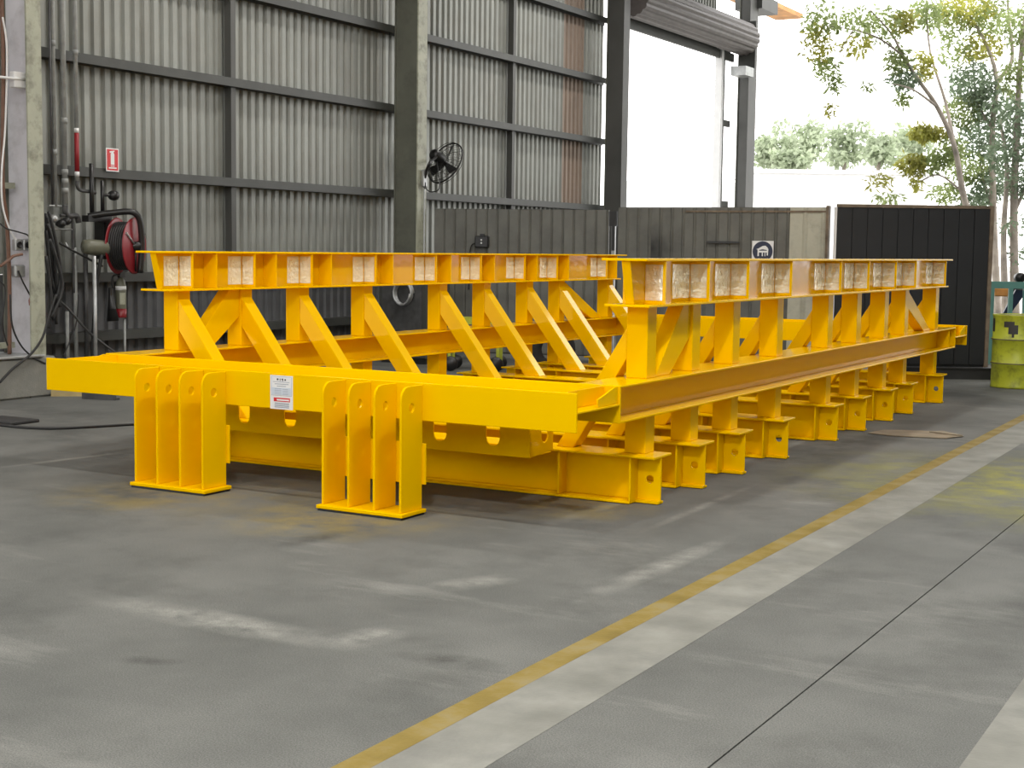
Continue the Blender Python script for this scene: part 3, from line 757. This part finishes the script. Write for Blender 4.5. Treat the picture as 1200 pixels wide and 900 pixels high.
def pipe(name, pts, r, m, label, cat='pipe', grp=None, x=XS, n=10, smooth=False):
    P = [wp(*p, x=x) if len(p) == 2 else Vector(p) for p in pts]; b = P[-1].copy()
    Q = [p-b for p in P]
    if smooth: Q = smooth_path(Q)
    o = obj(name, MB().tube(Q, r, n), m, None, b); return tag(o, label, cat, grp)


def vpipe(name, u, v0, v1, r, m, label, x=XS, cat='pipe', grp='pipes on the left wall'):
    a = wp(u, v0, x); b = Vector((a.x, a.y, wp(u, v1, x).z)); o = obj(name, MB().tube([a-b, Vector((0, 0, 0))], r, 12), m, None, b); tag(o, label, cat, grp); return o


def vtop(u, v1, x=XS):     # plumb pipe through pixel (u, v1) up to the roof
    b = wp(u, v1, x); return b


def up_pipe(name, u, v1, r, m, label, collars=()):
    b = wp(u, v1); o = empty(name, b); tag(o, label, 'pipe', 'pipes on the left wall')
    obj('pipe_run', MB().tube([(0, 0, 0), (0, 0, 6.6-b.z)], r, 12), m, o)
    for z in collars: obj('collar', MB().tube([(0, 0, z), (0, 0, z+.06)], r*1.25, 12), m, o)
    return o, b


up_pipe('wall_pipe', 65, 242, .022, 'gpipe', 'grey vertical pipe closest to the pale green column', (.55, 1.7))
o, b = up_pipe('wall_pipe', 76.5, 243, .030, 'gpipe', 'thick grey vertical pipe with an elbow above the valves', (.15, .25, .35, .9))
obj('elbow', MB().tube(smooth_path([(0, 0, .02), (0, 0, -.05), (0, .05, -.09), (0, .16, -.09), (0, .19, -.16)]), .032, 12), 'dkpipe', o)
M['marker'] = mat('marker_red', (.28, .012, .018), .5, var=.1)
o, b = up_pipe('wall_pipe', 90.5, 212, .024, 'gpipe', 'grey vertical pipe with a red marker band beside the red sign', (1.35,))
obj('marker_band', MB().tube([(0, 0, .09), (0, 0, .52)], .026, 12), 'marker', o)
for z in (.05, .52): obj('white_band', MB().tube([(0, 0, z), (0, 0, z+.05)], .0265, 12), 'signwhite', o)
obj('elbow', MB().tube(smooth_path([(0, 0, 0), (0, 0, -.06), (0, .05, -.1), (0, .20, -.11), (.01, .26, -.12)]), .02, 10), 'dkpipe', o)
vpipe('wall_pipe', 57.5, 0, 240, .012, 'dkpipe', 'thin dark vertical pipe beside the pale green column')
# valve manifold
vm = empty('valve_manifold', wp(64, 262)); tag(vm, 'cluster of small pipe valves beside the pale green column', 'valve')
obj('manifold_pipe', MB().tube([(0, -.08, .19), (0, .10, .19)], .012, 8), 'galv', vm)
obj('manifold_pipe', MB().tube([(0, -.08, -.06), (0, .26, -.06)], .010, 8), 'galv', vm)
obj('loop_pipe', MB().tube(smooth_path([(0, .08, .09), (0, .20, .09), (0, .25, .05), (0, .26, -.1), (0, .26, -.75)]), .016, 8), 'dkpipe', vm)
for y, zz in ((-.05, .05), (.06, .0), (.14, .03)):
    obj('valve_body', MB().lathe([(0, -.05), (.03, -.05), (.045, -.01), (.045, .02), (.025, .05), (0, .05)], (.03, y, zz), (1, .2, 0), 14), 'galv' if y < 0 else 'blackp', vm)
obj('hook', MB().tube(smooth_path([(0, .15, -.2), (.03, .18, -.28), (.02, .25, -.3), (0, .27, -.24)]), .008, 6), 'galv', vm)

# hose reel
hr = empty('hose_reel', wp(127, 288, -8.9)); tag(hr, 'red hose reel with black hose hung on the ribbed wall', 'hose reel')
ax = Vector((.94, .34, 0))
for h in (.10, .30): obj('reel_disc', MB().lathe([(0, h), (.30, h), (.315, h+.008), (.30, h+.016), (0, h+.016)], (0, 0, 0), ax, 32), 'red', hr)
mb = MB()
for k in range(7):
    for rr in (.17, .2, .23, .26): mb.tube([ax*(.125+.026*k)+Vector((-.34*math.cos(2*math.pi*j/24)*rr, .94*math.cos(2*math.pi*j/24)*rr, math.sin(2*math.pi*j/24)*rr)) for j in range(25)], .014, 5, False)
obj('wound_hose', mb, 'hose', hr)
obj('hub', MB().lathe([(0, -.0), (.05, 0), (.05, .38), (.0, .40)], (0, 0, 0), ax, 16), 'blackp', hr)
for k in range(3): a = 2*math.pi*k/3+.5; obj('spoke', MB().tube([ax*.325, ax*.325+Vector((-.34*math.cos(a)*.28, .94*math.cos(a)*.28, math.sin(a)*.28))], .012, 6), 'galv' if k == 1 else 'blackp', hr)
obj('wall_bracket', MB().box(-.15, .0, -.06, .06, -.15, .34).box(-.05, .05, -.34, -.02, .26, .33), 'blackp', hr)
obj('guide_arm', MB().tube(smooth_path([(.0, -.3, .32), (.16, -.12, .36), (.34, .08, .36), (.36, .15, .1), (.34, .14, -.3)]), .035, 8), 'blackp', hr)
obj('guide_box', MB().lathe([(0, -.16), (.07, -.15), (.085, -.1), (.085, .1), (.07, .15), (0, .16)], (.12, -.30, -.02), (.3, 1, -.06), 16), 'olive', hr)
obj('stop_valve', MB().tube([(.0, -.08, .35), (.0, -.08, .72)], .022, 8).tube([(.0, -.08, .56), (.05, .04, .56)], .016, 8).lathe([(0, -.06), (.05, -.04), (.06, 0), (.05, .04), (0, .06)], (.05, .04, .56), (0, 1, 0), 14), 'blackp', hr)
obj('feed_pipe', MB().tube([(-.02, -.22, .3), (-.02, -.22, .9)], .025, 8), 'blackp', hr)
obj('hose_tail', MB().tube(smooth_path([(.2, -.3, -.1), (.15, -.34, -.5), (.1, -.36, -1.2), (.1, -.33, -1.55)]), .02, 8), 'hose', hr)

# fire extinguisher and its poles
fe_b = wp(142, 372, -8.85); fe = empty('fire_extinguisher', fe_b); tag(fe, 'dark fire extinguisher with a pale label under the hose reel', 'extinguisher')
obj('cylinder_body', MB().lathe([(0, .0), (.055, .0), (.06, .02), (.06, .36), (.045, .42), (.02, .45), (0, .45)], (0, 0, 0), n=20), 'olive', fe)
obj('red_base', MB().lathe([(.0, -.002), (.061, .0), (.0615, .02), (.0615, .10), (.06, .10)], (0, 0, 0), n=20), 'red', fe)
obj('label_band', MB().lathe([(.0605, .31), (.0612, .31), (.0612, .355), (.0605, .355)], (0, 0, 0), n=20), 'signwhite', fe)
mb = MB()
vs = [(math.cos(-1.0+j*.18)*.0614, math.sin(-1.0+j*.18)*.0614, z) for z in (.15, .28) for j in range(7)]
mb.add(vs, [(j, j+1, 8+j, 7+j) for j in range(6)]); obj('pale_label', mb, 'col_edge', fe)
obj('valve_head', MB().box(-.02, .02, -.03, .05, .45, .52).box(-.012, .012, .0, .11, .52, .54), 'blackp', fe)
obj('discharge_horn', MB().lathe([(.02, .34), (.03, .2), (.07, -.03), (.065, -.03), (.02, .3)], (0, -.13, 0), (0, -.1, 1), 16), 'blackp', fe)
obj('discharge_hose', MB().tube(smooth_path([(0, -.03, .48), (0, -.12, .46), (0, -.125, .33)]), .012, 8), 'hose', fe)
vpipe('support_pole', 110.5, 300, 462, .022, 'galv', 'thin bright galvanised pole standing under the hose reel', -8.7, 'pole', 'thin poles on the left wall')
vpipe('support_pole', 146, 374, 440, .014, 'gpipe', 'short grey pole below the fire extinguisher', -8.85, 'pole', 'thin poles on the left wall')
vpipe('wall_pipe', 100, 290, 440, .026, 'dkpipe', 'dark vertical pipe just left of the galvanised pole')
vpipe('wall_pipe', 87.5, 290, 440, .022, 'gpipe', 'grey lower pipe with couplings left of the dark pipe')
vpipe('wall_pipe', 78.5, 365, 440, .02, 'gpipe', 'short grey pipe stub low on the left wall')

# extinguisher sign
sp = wp(132, 201, -9.04); sn = empty('extinguisher_sign', sp); tag(sn, 'small red fire extinguisher sign fixed on the girt', 'sign')
wy, hz_ = .195, .26
obj('sign_board', MB().box(-.004, 0, -wy/2, wy/2, 0, hz_), 'signwhite', sn)
obj('red_field', MB().box(0, .0012, -wy/2+.012, wy/2-.012, .012, hz_-.012), 'signred', sn)
mb = MB(); mb.plate([(-.028, .075), (.028, .075), (.028, .195), (.014, .215), (.03, .225), (.03, .235), (-.045, .225), (-.04, .205), (-.018, .21), (-.028, .195)], [], (.0012, 0, 0), (0, 1, 0), (0, 0, 1), (.001, 0, 0)); obj('pictogram', mb, 'signwhite', sn)
obj('lettering', MB().box(.0012, .002, -.06, .06, .032, .046).box(.0012, .002, -.03, .03, .056, .064), 'signwhite', sn)

# first column: plinth, electrics, cables
pl = empty('column_plinth', (-8.95, 3.43, 0)); tag(pl, 'concrete plinth at the foot of the pale green column', 'plinth')
obj('concrete_block', MB().box(-.3, .34, -.75, .20, 0, .42), 'pale', pl, bevel=.02)
obj('cover_plate', MB().box(-.28, .37, -.80, .02, .42, .445), 'galv', pl, bevel=.006)
sl = empty('conduit_run', wp(0, 95, -8.75)); tag(sl, 'white conduit with a junction box crossing the pale green column', 'conduit')
jb = wp(22, 94, -8.75)-Vector(sl.location)
obj('junction_box', MB().box(-.04, .04, jb.y-.09, jb.y+.12, jb.z-.08, jb.z+.08), 'white', sl, bevel=.008)
obj('conduit_tube', MB().tube([(0.045, -.9, .0), (0.045, jb.y+.12, jb.z+.015)], .014, 8), 'white', sl)
sw = empty('outlet_pair', wp(25, 287, -8.78)); tag(sw, 'pair of grey round power outlets on the first column', 'outlet')
for y in (-.055, .055):
    f = obj('outlet_body', MB().box(-.03, .03, y-.047, y+.047, -.06, .06), 'galv', sw, bevel=.01)
    obj('socket', MB().lathe([(0, 0), (.032, 0), (.034, .012), (.028, .012), (.026, .004), (0, .004)], (.03, y, 0), (1, 0, 0), 16), 'blackp', f)
sx = empty('switch_box', wp(22, 317, -8.78)); tag(sx, 'grey switch box with a lead hanging below the outlets', 'switch')
obj('box_body', MB().box(-.04, .04, -.08, .06, -.07, .06), 'galv', sx, bevel=.015)
obj('lead', MB().tube(smooth_path([(.05, -.05, 0), (.06, -.0, -.12), (.06, .10, -.27)]), .009, 6), 'hose', sx)
obj('plug', MB().lathe([(0, 0), (.022, .01), (.026, .06), (.012, .1), (0, .1)], (.06, .10, -.37), n=12), 'red', sx)
for k, (v, lab) in enumerate(((217, 'short steel angle bracket high on the left edge'), (405, 'short steel angle bracket low on the left edge'))):
    p = wp(0, v, -8.92); tag(obj('angle_bracket', MB().box(-.03, .03, -.6, .17, -.03, .03), 'col_edge', None, p), lab, 'bracket', 'angle brackets at the left edge')

CAB = [
    ([(3, 20), (8, 60), (6, 150), (2, 200), (3, 240), (12, 270), (22, 285)], .010, 'white', 'pale cable running down the left edge to the outlets', -8.76),
    ([(2, 0), (4, 80), (3, 190), (4, 230), (8, 260), (11, 330), (11, 415)], .022, 'copper', 'brown cable conduit running down the left edge', -8.8),
    ([(0, 262), (8, 268), (22, 272), (33, 276), (34, 284)], .008, 'hose', 'thin black cable looping over the outlets', -8.7),
    ([(0, 312), (10, 305), (16, 300), (26, 298)], .016, 'copper', 'brown cable stub joining the switch box', -8.7),
    ([(12, 345), (14, 380), (24, 404), (38, 418), (53, 426)], .010, 'hose', 'black cable sagging below the switch box', -8.6),
    ([(0, 448), (14, 433), (36, 415), (50, 395), (58, 368), (66, 345)], .013, 'hose', 'black hose rising from the floor past the plinth', -8.5),
    ([(0, 330), (6, 340), (3, 380), (9, 405)], .008, 'hose', 'thin black cable hanging at the left edge', -8.6),
    ([(70, 285), (88, 295), (120, 312)], .012, 'hose', 'black diagonal pipe above the lower girts', -8.8),
    ([(60, 344), (80, 362), (105, 390), (135, 413)], .013, 'dkpipe', 'dark diagonal rod leaning low on the wall', -8.75),
    ([(92, 345), (90, 375), (84, 395), (74, 418)], .008, 'hose', 'thin black cable curving beside the lower pipes', -8.75),
]
for pts, r, m, lab, x in CAB: pipe('cable', pts, r, m, lab, 'cable', 'cables and hoses at the left', x, 6, True)
hb = [[(54, 250), (56, 290), (64, 340), (66, 380)], [(56, 255), (60, 300), (69, 345), (62, 375)], [(55, 262), (63, 290), (66, 330), (70, 360)], [(54, 270), (58, 310), (62, 335), (72, 350)],
      [(57, 248), (66, 285), (71, 320), (66, 352)], [(54, 300), (60, 350), (57, 385)], [(58, 280), (68, 310), (73, 340), (60, 372)]]
HB = wp(60, 300, -8.75); hz = empty('hose_bundle', HB); tag(hz, 'tangled bundle of black hoses hanging beside the pale green column', 'hose')
for k, pts in enumerate(hb): obj('hose', MB().tube(smooth_path([wp(u, v, -8.8+.03*k)-HB for u, v in pts]), .018, 6), 'hose', hz)

# cable on the floor and timber offcut
def fp(u, v, z=0.0):
    d = FW*FPX+RT*(u-600)-UP*(v-450); t = (z-CAM.z)/d.z; return CAM+d*t


P = [fp(*q, z=.012) for q in ((-30, 493), (0, 498), (60, 502), (160, 497), (210, 494))]; b = P[2].copy(); b.z = 0
tag(obj('floor_cable', MB().tube(smooth_path([p-b for p in P]), .012, 6), 'hose', None, b), 'black cable lying across the floor behind the left foot', 'cable')
b = fp(12, 495); tag(obj('floor_mat', MB().box(-.28, .2, -.18, .16, 0.0, .03), 'soot', None, b, bevel=.008), 'black rubber piece on the floor at the left edge', 'mat')
b = fp(95, 464); o = tag(obj('timber_offcut', MB().box(-.3, .3, -.04, .04, 0, .06), 'timber', None, b, rz=.7), 'yellow timber offcut on the floor under the left beam end', 'timber')
b = fp(118, 468); o = tag(obj('steel_offcut', MB().box(-.2, .2, -.04, .04, 0, .02).box(-.2, .2, -.04, -.025, .02, .07), 'dkpipe', None, b, rz=.2), 'dark steel offcut beside the timber on the floor', 'offcut')
b = Vector((-.12, 5.75, 0)); mb = MB()
ol = [(-.36, -.25), (-.1, -.32), (.32, -.22), (.42, .02), (.18, .25), (-.12, .16), (-.3, .05)]
mb.plate(ol, [], (0, 0, .004), (1, 0, 0), (0, 1, 0), (0, 0, .006)); mb.plate([(.1, .1), (.36, .0), (.41, .03), (.18, .24)], [], (0, 0, .012), (1, 0, 0), (0, 1, 0), (0, 0, .006))
tag(obj('cardboard_sheet', mb, 'card', None, b), 'flat brown cardboard sheet on the floor right of the frame', 'cardboard')

# equipment seen through the left truss
tb = empty('tool_trolley', (-6.75, 9.1, 0), .4); tag(tb, 'small yellow trolley with black wheels behind the left truss', 'trolley')
obj('trolley_deck', MB().box(-.35, .35, -.2, .2, .62, .70), 'drum', tb)
for x in (-.32, .32):
    for y in (-.17, .17): obj('leg', MB().box(x-.02, x+.02, y-.02, y+.02, .1, .62), 'drum', tb)
for x in (-.3, .3):
    for y in (-.2, .2): obj('wheel', MB().lathe([(0, -.02), (.09, -.02), (.1, 0), (.09, .02), (0, .02)], (x, y, .10), (0, 1, 0), 16), 'blackp', tb)
tyc = fp(515, 400); tag(obj('spare_tyre', MB().lathe([(.14, -.09), (.26, -.1), (.31, -.06), (.31, .06), (.26, .1), (.14, .09), (.14, -.09)], (0, 0, .31), (.6, -.8, .05), 24), 'soot', None, (-5.75, 9.35, 0)), 'black tyre standing on the floor behind the left truss', 'tyre')
cbx = empty('machine_cabinet', (-8.1, 9.75, 0)); tag(cbx, 'dark grey machine cabinet with a hose coil in front of the olive column', 'cabinet')
obj('cabinet_body', MB().box(-.45, .35, -.3, .3, .08, 1.35), 'girt', cbx, bevel=.01)
obj('cabinet_door', MB().box(-.38, .28, -.312, -.3, .15, 1.28), 'dkpipe', cbx)
obj('plinth', MB().box(-.42, .32, -.27, .27, 0, .08), 'blackp', cbx)
obj('hose_coil', MB().tube([(.02+.14*math.cos(a*.4), -.34-.002*a, .98+.16*math.sin(a*.4)) for a in range(48)], .016, 6), 'galv', cbx)

# ------------------------------------------------------------------ lamps under the roof (out of frame)
for x, row in ((-6.8, 'the row near the ribbed wall'), (-2.3, 'the row above the yellow cradle'), (2.2, 'the row above the painted floor line')):
    for y, nth in ((-7.5, 'first'), (-1, 'second'), (6, 'third'), (14, 'fourth')):
        z = 7.3
        if x == -2.3 and nth in ('first', 'fourth'): continue
        l = empty('high_bay_lamp', (x, y, z)); tag(l, f'round high bay lamp under the roof, {nth} in {row}', 'lamp', 'high bay lamps')
        obj('lamp_shade', MB().lathe([(.05, .32), (.08, .30), (.28, .02), (.285, 0), (.27, .02), (.07, .28)], (0, 0, 0), n=24), 'galv', l)
        obj('lamp_glass', MB().lathe([(0, .03), (.25, .03)], (0, 0, 0), n=24), 'lampglow', l)
        obj('hanger', MB().tube([(0, 0, .3), (0, 0, roof_z(x)-z)], .012, 6), 'blackp', l)
        ld = bpy.data.lights.new('lamp_light', 'AREA'); ld.shape = 'DISK'; ld.size = .5; ld.energy = LAMP_W*({'first': .25, 'second': .3}.get(nth, .9) if x < -5 else 1.1 if x < 0 else {'first': 3.8, 'second': 1.1}.get(nth, .5)); ld.color = (1, .96, .90)
        lo = bpy.data.objects.new('lamp_light', ld); COL.objects.link(lo); lo.parent = l; lo.location = (0, 0, -.02)

# ------------------------------------------------------------------ outside: low white building, trees
wb = empty('white_building', at(985, 300, 58).to_2d().to_3d(), ya); tag(wb, 'low white building beyond the opening, below the distant trees', 'building')
obj('wall', MB().box(-3.4, 3.4, 0, 6, -.26, 4.75), 'white', wb)
obj('annex_wall', MB().box(-9, -1.7, .5, 6, -.26, 4.4), 'white', wb)
obj('roof', MB().box(-3.6, 3.6, -.2, 6.2, 4.75, 4.9), 'white', wb)


def leaves(mb, c, rx, rz_, n, ll, lw, droop=.6):
    for _ in range(n):
        while True:
            p = Vector((R.uniform(-1, 1), R.uniform(-1, 1), R.uniform(-1, 1)))
            if p.length < 1: break
        p = c+Vector((p.x*rx, p.y*rx, p.z*rz_))
        d = Vector((R.gauss(0, 1), R.gauss(0, 1), R.gauss(-droop, .8))).normalized(); s = d.cross(Vector((R.gauss(0, 1), R.gauss(0, 1), R.gauss(0, 1)))).normalized()
        l = ll*R.uniform(.6, 1.3); w = lw*R.uniform(.7, 1.3)
        mb.add([p, p+d*l*.45+s*w, p+d*l, p+d*l*.45-s*w], [(0, 1, 2, 3)])


DT = 33.0


def gum(name, label, branches, clumps, base_px, dep, dens=1.0):
    b = at(base_px[0], base_px[1], dep); b.z = -.26
    e = empty(name, b); tag(e, label, 'tree', 'gum trees outside the right opening')
    for k, (pts, r0, r1) in enumerate(branches):
        P = [at(u, v, dep+dd)-b for u, v, dd in pts]
        if k == 0 or pts[0][1] > 300: P[0].z = 0
        Q = smooth_path(P, 5); n = len(Q)
        obj('trunk' if pts[0][1] > 300 else 'branch', MB().tube(Q, [r0+(r1-r0)*i/(n-1) for i in range(n)], 8), 'bark', e)
    for m in ('leaf', 'leafy', 'leafd'):
        mb = MB()
        for (u, v, rx, ry, n, mm, dd) in clumps:
            if mm == m: leaves(mb, at(u, v, dep+dd)-b, rx*dep/FPX, ry*dep/FPX, int(n*dens*2.2), .17, .028)
        if mb.v:
            o = obj('foliage', mb, m, e); o['kind'] = 'stuff'


gum('gum_tree', 'slender gum tree with a long branch leaning left over the white building', [
    ([(1148, 345, 0), (1138, 270, 0), (1128, 225, 0), (1118, 170, 0), (1098, 125, 0), (1075, 92, -.3), (1058, 65, -.5), (1045, 40, -.6), (1020, 12, -.8)], .09, .015),
    ([(1118, 170, 0), (1108, 120, .5), (1090, 60, .8), (1085, 0, 1)], .05, .015),
    ([(1098, 125, 0), (1070, 105, -.5), (1045, 98, -.8)], .035, .01),
    ([(1058, 65, -.5), (1030, 45, -.8), (1000, 35, -1), (965, 30, -1)], .03, .008),
    ([(1000, 35, -1), (985, 60, -1), (975, 95, -1)], .015, .006),
    ([(1128, 225, 0), (1100, 205, .4), (1075, 215, .5)], .03, .01),
], [
    (962, 22, 22, 22, 130, 'leaf', -1), (958, 50, 20, 24, 110, 'leafy', -1), (968, 80, 16, 16, 80, 'leaf', -1), (978, 100, 9, 12, 35, 'leaf', -1), (973, 128, 6, 9, 26, 'leafy', -1),
    (1000, 25, 24, 18, 90, 'leaf', -1), (1005, 52, 18, 14, 60, 'leafy', -1), (1018, 100, 6, 6, 14, 'leaf', -1), (1035, 28, 26, 24, 130, 'leaf', -.6), (1058, 25, 16, 14, 120, 'leafy', -.6), (1052, 70, 16, 18, 120, 'leaf', -.4),
    (1060, 92, 18, 14, 120, 'leafd', -.3), (1082, 78, 14, 18, 120, 'leafy', .1), (1058, 115, 10, 8, 40, 'leaf', 0), (1085, 15, 22, 20, 140, 'leaf', .8), (1080, 155, 16, 10, 170, 'leafy', .4),
    (1100, 155, 14, 8, 90, 'leafy', .4), (1068, 192, 18, 14, 170, 'leafy', .5), (1095, 190, 22, 14, 150, 'leaf', .6), (1030, 212, 16, 12, 40, 'leafy', .5), (1040, 232, 18, 8, 36, 'leaf', .5), (1075, 212, 8, 12, 40, 'leafy', .4), (1112, 175, 20, 18, 150, 'leaf', .4)], (1148, 345), DT)
gum('gum_tree', 'leafy gum tree with dark dense foliage behind the black screen', [
    ([(1172, 345, 0), (1164, 250, 0), (1163, 150, 0), (1168, 95, 0), (1155, 50, 0), (1130, 10, 0)], .10, .025),
    ([(1168, 95, 0), (1186, 70, .3), (1182, 20, .3), (1180, -20, .3)], .06, .02),
    ([(1163, 150, 0), (1145, 120, .3), (1140, 70, .3)], .05, .015),
    ([(1164, 250, 0), (1150, 200, .5), (1147, 150, .6)], .04, .012),
], [
    (1130, 12, 36, 18, 300, 'leafy', 0), (1160, 20, 30, 22, 240, 'leaf', 0), (1108, 25, 24, 20, 150, 'leaf', 0), (1150, 55, 26, 20, 190, 'leafy', .3), (1120, 60, 22, 22, 110, 'leaf', .2), (1140, 98, 30, 26, 380, 'leafd', .2), (1165, 120, 28, 26, 320, 'leafd', 0),
    (1128, 130, 24, 22, 220, 'leaf', .4), (1150, 160, 30, 28, 360, 'leafd', .3), (1135, 195, 26, 20, 240, 'leaf', .3), (1160, 215, 26, 20, 260, 'leafd', .3), (1110, 225, 22, 14, 140, 'leaf', .5), (1145, 235, 24, 12, 150, 'leafd', .3)], (1172, 345), DT+2.5)
gum('gum_tree', 'pale trunked gum tree at the right edge above the lime drum', [
    ([(1192, 345, 0), (1188, 250, 0), (1192, 150, 0), (1196, 70, 0), (1205, -10, 0)], .11, .04),
    ([(1181, 345, 0), (1176, 280, 0), (1180, 200, 0), (1172, 140, .2)], .09, .03),
    ([(1206, 345, 0), (1212, 240, 0), (1225, 100, 0)], .10, .04),
    ([(1188, 250, 0), (1205, 215, 0), (1225, 190, 0)], .05, .02),
], [
    (1190, 30, 22, 24, 140, 'leaf', 0), (1188, 90, 18, 24, 130, 'leaf', 0), (1192, 140, 20, 24, 210, 'leafd', 0), (1180, 180, 24, 22, 230, 'leafd', 0), (1192, 215, 18, 22, 150, 'leafd', 0), (1215, 60, 26, 60, 220, 'leaf', 0), (1222, 170, 24, 60, 240, 'leafd', 0), (1188, 262, 20, 14, 50, 'leafd', 0), (1196, 300, 16, 14, 30, 'leafd', 0)], (1192, 345), DT+.8)
# distant bush
for k, (u, v, rx, ry, d) in enumerate(((905, 178, 30, 22, 95), (945, 165, 38, 28, 105), (990, 168, 36, 26, 98), (1030, 175, 34, 22, 92), (1068, 172, 32, 26, 100), (925, 188, 26, 14, 86))):
    c = at(u, v, d); b = Vector((c.x, c.y, -.26)); e = empty('distant_tree', b)
    tag(e, ['rounded pale tree nearest the far column, above the white building', 'tallest pale tree above the left of the white building', 'pale bushy tree above the middle of the white building', 'low pale tree above the right of the white building', 'pale tree just behind the leaning gum branch', 'low pale bush at the foot of the tallest distant tree'][k], 'tree', 'distant trees')
    mb = MB(); s = d/FPX
    for _ in range(16):
        a = R.uniform(0, 6.28); q = R.uniform(0, .8)
        leaves(mb, c-b+Vector((math.cos(a)*q*rx*s, math.sin(a)*q*rx*s, R.uniform(-.7, .6)*ry*s)), rx*s*.42, ry*s*.42, 75, .42, .13, .1)
    o = obj('foliage', mb, 'leafhaze', e); o['kind'] = 'stuff'
    obj('trunk', MB().tube([(0, 0, 0), c-b], [.25, .12], 8), 'bark', e)
